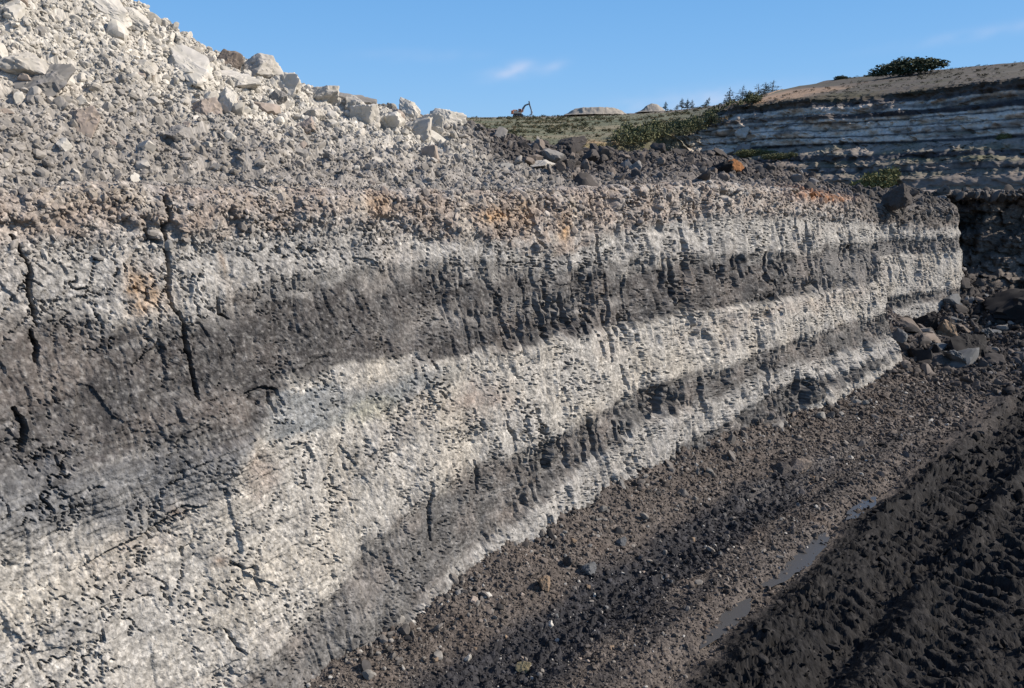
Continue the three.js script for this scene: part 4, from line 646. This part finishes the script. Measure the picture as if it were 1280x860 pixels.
function plant(name, label, category, group, crown, stem, crownName = 'foliage', stemName = 'stem') { const g = new THREE.Group(); g.name = name; mesh(crownName, crown, leafMat, g); mesh(stemName, stem, barkMat, g); return tag(g, label, category, group); }
const polar = (az, r) => [Math.sin(az * DEG) * r, Math.cos(az * DEG) * r];
function stand(o, az, r, scale, dy = 0, ground = hillY) { const [X, Z] = polar(az, r); const c = o.clone(); c.name = numbered(o.name); c.position.set(X, ground(X, Z) + dy, -Z); c.scale.set(...scale); scene.add(c); return c; }
const shrubKinds = [1, 2, 3].map((k) => plant('shrub', 'olive green shrub in the thicket on the hillside', 'shrub', 'shrubs of the hillside thicket', leaves(600 + k, [[0, 0.8, 0, 1.2, 0.8, 1.1], [0.8, 0.65, 0.3, 0.8, 0.6, 0.8], [-0.8, 0.6, -0.2, 0.8, 0.6, 0.8], [0.1, 1.3, 0, 0.6, 0.55, 0.6]], 500, 0.17, k === 1 ? OLIVE : k === 2 ? [...OLIVE, ...DEEP] : [...OLIVE, [0.12, 0.12, 0.075]]), stems(610 + k, 5, 1.2, 1.2)));
{
  const r = rng(620); let n = 0;
  while (n < 84) {
    const az = 7.2 + 9.6 * r(), rad = 108 + 85 * r(), px = (az - 7.2) / 9.6; if (rad < 112 + 20 * (px - 0.5) || rad > 140 + 22 * px + 6 * noise(az, 2) || (az < 9 && rad > 142)) continue;
    const [X, Z] = polar(az, rad), te = (X - TX0) * EX + (Z - TZ0) * EZ; const tb = (X - TX0) * BX + (Z - TZ0) * BZ; if (te > (tb > 8 ? 4 : -3)) continue;
    const k = 0.7 + 0.7 * r(); const o = stand(shrubKinds[n % 3], az, rad, [k * (0.9 + 0.4 * r()), k * (0.8 + 0.4 * r()), k], -0.15, te > -4 ? (X1, Z1) => Math.max(hillY(X1, Z1), te > 0 ? profY(tb) : 0) : hillY); o.rotation.y = r() * 6; n++;
  }
}
// conifers on the skyline
function conifer(seed, h, lean, full) {
  const r = rng(seed), lumps = []; const n = 11;
  for (let i = 0; i < n; i++) { const t = i / (n - 1), y = h * (0.16 + 0.82 * t), w = h * (0.27 * (1 - t) ** 0.8 + 0.025) * (0.7 + 0.6 * r()) * full, k = t > 0.85 ? 1 : 3; for (let q = 0; q < k; q++) { const a = r() * 6.28; lumps.push([Math.cos(a) * w * 0.55 + lean * y, y, Math.sin(a) * w * 0.55, w * 0.7, h * 0.045, w * 0.55]); } }
  const tr = new THREE.CylinderGeometry(0.012 * h, 0.03 * h, h * 0.95, 6, 4); tr.translate(0, h * 0.475, 0); const P = tr.attributes.position; for (let i = 0; i < P.count; i++) P.setX(i, P.getX(i) + lean * P.getY(i)); tr.computeVertexNormals();
  return plant('conifer', '', '', '', leaves(seed + 1, lumps, 1100, h * 0.028, PINE, 0), tr, 'crown', 'trunk');
}
for (const [az, r, hp, lean, full, label] of [
  [9.49, 322, 7, 0.1, 1.4, 'tiny conifer beside the small pale stockpile on the skyline'],
  [10.45, 300, 9, 0, 1.0, 'small slim conifer alone, right of the small stockpile'],
  [11.12, 290, 6, 0.35, 1.5, 'low wind-bent conifer at the start of the close skyline group'],
  [11.52, 288, 11, 0, 1.2, 'pointed conifer next to the low wind-bent one'],
  [11.90, 284, 10, 0, 1.0, 'left conifer of the close skyline pair'], [12.18, 284, 11, 0.03, 1.2, 'right conifer of the close skyline pair'],
  [13.03, 250, 10, 0.45, 1.1, 'leaning ragged conifer standing alone before the bigger trees'],
  [14.57, 214, 17, 0.05, 1.15, 'tall slim conifer at the left of the bigger skyline trees'],
  [15.40, 205, 16, 0.05, 1.9, 'broad dark conifer right of the tall slim one'], [15.85, 203, 12, 0.1, 2.0, 'lower broad conifer tucked against its taller neighbour'],
  [16.42, 196, 15, 0.0, 1.9, 'left of the three crowded conifers above the tan soil'], [16.82, 193, 16, 0.05, 1.8, 'middle of the three crowded conifers above the tan soil'], [17.25, 191, 16, 0.1, 2.0, 'right of the three crowded conifers above the tan soil'],
]) { const h = 1.3 * hp * r / 1004; const o = stand(conifer(Math.round(az * 100), h, lean, full), az, r, [1, 1, 1], -0.1); tag(o, label, 'conifer', 'conifers on the skyline'); }
// bushes along the right skyline and on the benches
const onBench = (te, w) => { const X = TX0 + EX * te + BX * w, Z = TZ0 + EZ * te + BZ * w; return [X, Z]; };
for (const [name, te, w, size, tones, lumps, label] of [
  ['bush', 15.5, 47, [5.6, 3.0, 3.5], DEEP, [[0, 0.75, 0, 0.8, 0.5, 0.7], [0.5, 0.85, 0, 0.55, 0.42, 0.6], [-0.55, 0.55, 0, 0.6, 0.4, 0.6], [0.95, 0.85, 0.1, 0.35, 0.3, 0.4], [-1.05, 0.35, 0, 0.35, 0.28, 0.4]], 'large dark rounded bush on the right skyline'],
  ['bush', 0, 55, [1.6, 1.1, 1.4], DEEP, [[0, 0.6, 0, 0.9, 0.6, 0.8], [0.8, 0.5, 0, 0.6, 0.45, 0.6]], 'small dark bush on the skyline above the tan soil'],
  ['bush', 7, 56, [1.8, 0.9, 1.4], DEEP, [[0, 0.6, 0, 0.9, 0.6, 0.8], [-0.9, 0.4, 0, 0.6, 0.4, 0.6]], 'low bush on the skyline left of the large dark bush'],
  ['bush', 28, -9.5, [3.0, 2.6, 2.2], LIME, [[0, 0.6, 0, 0.8, 0.6, 0.8], [0.5, 1.0, 0, 0.4, 0.45, 0.5], [-0.7, 0.35, 0, 0.6, 0.4, 0.6]], 'yellow green bush in front of the lowest dark bench'],
  ['bush', 6, -0.2, [2.6, 1.3, 1.6], [...LIME, ...OLIVE], [[0, 0.5, 0, 1, 0.5, 0.8], [1.1, 0.45, 0, 0.7, 0.4, 0.6]], 'green shrub strip below the pale block face'],
  ['bush', 12, -1.4, [2.4, 1.1, 1.5], OLIVE, [[0, 0.5, 0, 1, 0.5, 0.8], [-1.0, 0.4, 0, 0.6, 0.4, 0.6]], 'olive bush on the bench right of the green shrub strip'],
  ['bush', 40, 2.0, [1.3, 1.0, 1.0], LIME, [[0, 0.5, 0, 0.9, 0.6, 0.8]], 'small yellow green bush at the foot of the grey face'],
]) { const o = plant(numbered(name), label, 'bush', null, leaves(700 + te * 3, lumps, 4200, 0.07, tones), stems(800 + te, 5, 0.5, 1.3)); const [X, Z] = onBench(te, w); o.position.set(X, profY(w) - 0.5, -Z); o.scale.set(...size); scene.add(o); }
{ // grass tufts and weeds on the slope
  const g = leaves(640, [[0, 0.3, 0, 0.5, 0.35, 0.5]], 40, 0.16, [[1, 1, 1], [0.7, 0.7, 0.7]]), n = 6400, im = new THREE.InstancedMesh(g, leafMat, n), r = rng(641), m = new THREE.Matrix4(), q = new THREE.Quaternion(), up = new THREE.Vector3(0, 1, 0), col = new THREE.Color();
  for (let i = 0; i < n; i++) {
    const az = -6 + 23 * r(), rad = 80 + 250 * r() ** 0.9, [X, Z] = polar(az, rad), te = (X - TX0) * EX + (Z - TZ0) * EZ, k = te > 0 || rad > skyR(az) - 4 ? 0.01 : (0.4 + 1.1 * r() * r()) * (noise(X * 0.06, Z * 0.06) > -0.05 ? 1 : 0.35), w = r();
    if (i >= 5200) { const te2 = 2 + 66 * r(), w2 = 9 + 50 * r(), [X2, Z2] = onBench(te2, w2), k2 = (0.2 + 0.6 * r() * r()) * (noise(te2 * 0.12, w2 * 0.12) > -0.02 ? 1 : 0.3); im.setMatrixAt(i, m.compose(new THREE.Vector3(X2, profY(w2) + 0.1, -Z2), q.setFromAxisAngle(up, r() * 6.28), new THREE.Vector3(k2 * 1.5, k2 * 0.8, k2 * 1.5))); im.setColorAt(i, w < 0.6 ? col.setRGB(0.06, 0.062, 0.03) : col.setRGB(0.11, 0.09, 0.055)); continue; }
    im.setMatrixAt(i, m.compose(new THREE.Vector3(X, hillY(X, Z), -Z), q.setFromAxisAngle(up, r() * 6.28), new THREE.Vector3(k * 1.3, k, k * 1.3))); im.setColorAt(i, w < 0.55 ? col.setRGB(0.07, 0.075, 0.035) : w < 0.85 ? col.setRGB(0.14, 0.125, 0.065) : col.setRGB(0.20, 0.15, 0.08));
  }
  im.name = 'hillside_weeds'; im.castShadow = im.receiveShadow = true; tag(im, 'weeds and dry tufts dotted over the hillside', null, null, 'stuff'); scene.add(im);
}
console.log('plants');

// ------------------------------------------------------------------ stockpiles, pale blocks, excavator on the skyline
function stockpile(az, r, L, W, H, flat, seed, label) {
  const [X, Z] = polar(az, r), c = [0, 0, 0];
  const g = sheet(81, 41, (i, j, o) => {
    const u = i / 40 - 1, v = j / 20 - 1, e = Math.max(Math.abs(u), Math.abs(v)) || 1e-6, l = Math.hypot(u, v) || 1e-6, x = u * e / l * L, z = v * e / l * W, q = Math.min(1, e), y = H * sstep(1, flat, q + 0.10 * fbm(x * 0.35 + seed, z * 0.35, 3)) + 0.25 * fbm(x * 0.8, z * 0.8 + seed, 3) * sstep(1, 0.8, q) - 0.3, f = fbm(x * 0.9, z * 0.9, 3);
    c[0] = 0.26; c[1] = 0.235; c[2] = 0.20; const w = 1 + 0.4 * f; o[0] = x; o[1] = y; o[2] = -z; o[3] = c[0] * w; o[4] = c[1] * w; o[5] = c[2] * w; o[6] = x; o[7] = z;
  });
  const I = g.index.array; for (let k = 0; k < I.length; k += 3) { const q = I[k]; I[k] = I[k + 1]; I[k + 1] = q; } g.computeVertexNormals();
  const m = mesh('clay_stockpile', g, farMat); m.position.set(X, hillY(X, Z), -Z); tag(m, label, 'stockpile', 'clay stockpiles on the skyline');
}
stockpile(5.75, 322, 13.5, 8, 2.9, 0.5, 3, 'long flat-topped grey clay stockpile on the skyline');
stockpile(9.6, 306, 6.5, 5, 3.2, 0.05, 9, 'small pointed pale clay stockpile on the skyline beside a tiny conifer');
for (const [te, w, dy, size, turn, tone, k, label] of [
  [1.0, 0.2, 0.7, [1.8, 1.0, 1.2], [0.1, 0.3, 0], 'pale', 0, 'white clay block at the left end of the far pale face'], [4.2, 1.0, 0.8, [1.9, 1.2, 1.4], [0, 0.8, 0.1], 'grey', 2, 'pale clay block with a sunlit right end, second from the left'],
  [2.4, 4.0, 0.6, [1.6, 1.2, 1.3], [0.2, 1.8, 0], 'pale', 4, 'white clay block above the other two on the far face'],
]) { const [X, Z] = onBench(te, w), m = mesh('clay_block', bigRocks[k], TONE[tone]); m.position.set(X, profY(w) + dy - 0.6, -Z); m.scale.set(...size); m.rotation.set(...turn); tag(m, label, 'block', 'pale blocks at the end of the far face'); }
{
  const grp = new THREE.Group(); grp.name = 'excavator'; const [X, Z] = polar(0.42, 329); grp.position.set(X, hillY(X, Z), -Z); tag(grp, 'orange tracked excavator with raised grey arm on the skyline', 'excavator'); scene.add(grp);
  const paint = (r, g, b, k = 0.5) => new THREE.MeshStandardMaterial({ color: new THREE.Color().setRGB(r, g, b), roughness: k }), orange = paint(0.55, 0.16, 0.05), cream = paint(0.6, 0.5, 0.38), steel = paint(0.10, 0.11, 0.12), glass = paint(0.04, 0.05, 0.06, 0.1), black = paint(0.03, 0.03, 0.03, 0.9), worn = paint(0.45, 0.44, 0.42, 0.4);
  const ext = (pts, depth, bevel = 0.05) => { const sh = new THREE.Shape(); pts.forEach(([x, y], i) => i ? sh.lineTo(x, y) : sh.moveTo(x, y)); const g = new THREE.ExtrudeGeometry(sh, { depth, bevelEnabled: true, bevelSize: bevel, bevelThickness: bevel, bevelSegments: 1 }); g.translate(0, 0, -depth / 2); return g; };
  for (const z of [-1.1, 1.1]) { const pts = []; for (let i = 0; i < 24; i++) { const a = i / 24 * 6.2832; pts.push([Math.cos(a) * 0.45 + (Math.cos(a) > 0 ? 1.6 : -1.6), 0.45 + Math.sin(a) * 0.45]); } const g = ext(pts, 0.5, 0.03); g.translate(0, 0, z); const tr = mesh('track', g, black, grp); for (const x of [-1.6, -0.5, 0.5, 1.6]) { const w = new THREE.CylinderGeometry(0.3, 0.3, 0.62, 12); w.rotateX(Math.PI / 2); w.translate(x, 0.45, z); mesh('roller', w, steel, tr); } }
  mesh('undercarriage', new THREE.CylinderGeometry(0.8, 0.9, 0.4, 16).translate(0, 0.98, 0), steel, grp);
  mesh('body', ext([[-2.3, 1.2], [1.4, 1.2], [1.5, 1.7], [0.4, 1.9], [-0.9, 2.25], [-2.2, 2.2]], 2.4), cream, grp); mesh('counterweight', ext([[-2.7, 1.25], [-2.0, 1.2], [-2.0, 2.3], [-2.6, 2.2]], 2.5, 0.1), orange, grp);
  mesh('engine_cover', ext([[-2.0, 2.3], [-0.2, 2.3], [-0.3, 2.55], [-1.9, 2.6]], 2.0), orange, grp);
  const cab = mesh('cab', ext([[0.1, 1.75], [1.55, 1.75], [1.5, 2.3], [1.2, 2.9], [0.1, 2.9]], 0.9).translate(0, 0, 0.75), orange, grp); mesh('window', ext([[0.25, 2.2], [1.35, 2.2], [1.1, 2.75], [0.25, 2.75]], 0.96).translate(0, 0, 0.75), glass, cab);
  const boom = mesh('boom', ext([[1.2, 1.8], [1.75, 1.75], [2.2, 3.1], [3.0, 4.2], [4.4, 4.75], [4.5, 5.1], [4.0, 5.05], [2.6, 4.55], [1.7, 3.4]], 0.5), steel, grp); const ram = new THREE.CylinderGeometry(0.09, 0.09, 2.2, 8); ram.rotateZ(-0.35); ram.translate(2.3, 2.7, 0.35); mesh('ram', ram, worn, boom);
  mesh('stick', ext([[4.1, 5.9], [4.45, 6.0], [4.75, 4.6], [5.4, 2.6], [5.1, 2.4], [4.35, 4.4]], 0.4), steel, grp);
  const bucket = mesh('bucket', ext([[5.0, 2.5], [5.5, 2.5], [5.75, 1.6], [5.5, 0.8], [4.7, 0.45], [4.55, 0.75], [5.1, 1.2]], 1.2), worn, grp); for (let i = 0; i < 4; i++) mesh('tooth', new THREE.ConeGeometry(0.09, 0.4, 5).rotateZ(1.9).translate(4.5, 0.55, -0.45 + i * 0.3), steel, bucket);
}
console.log('done');
renderer.render(scene, camera);
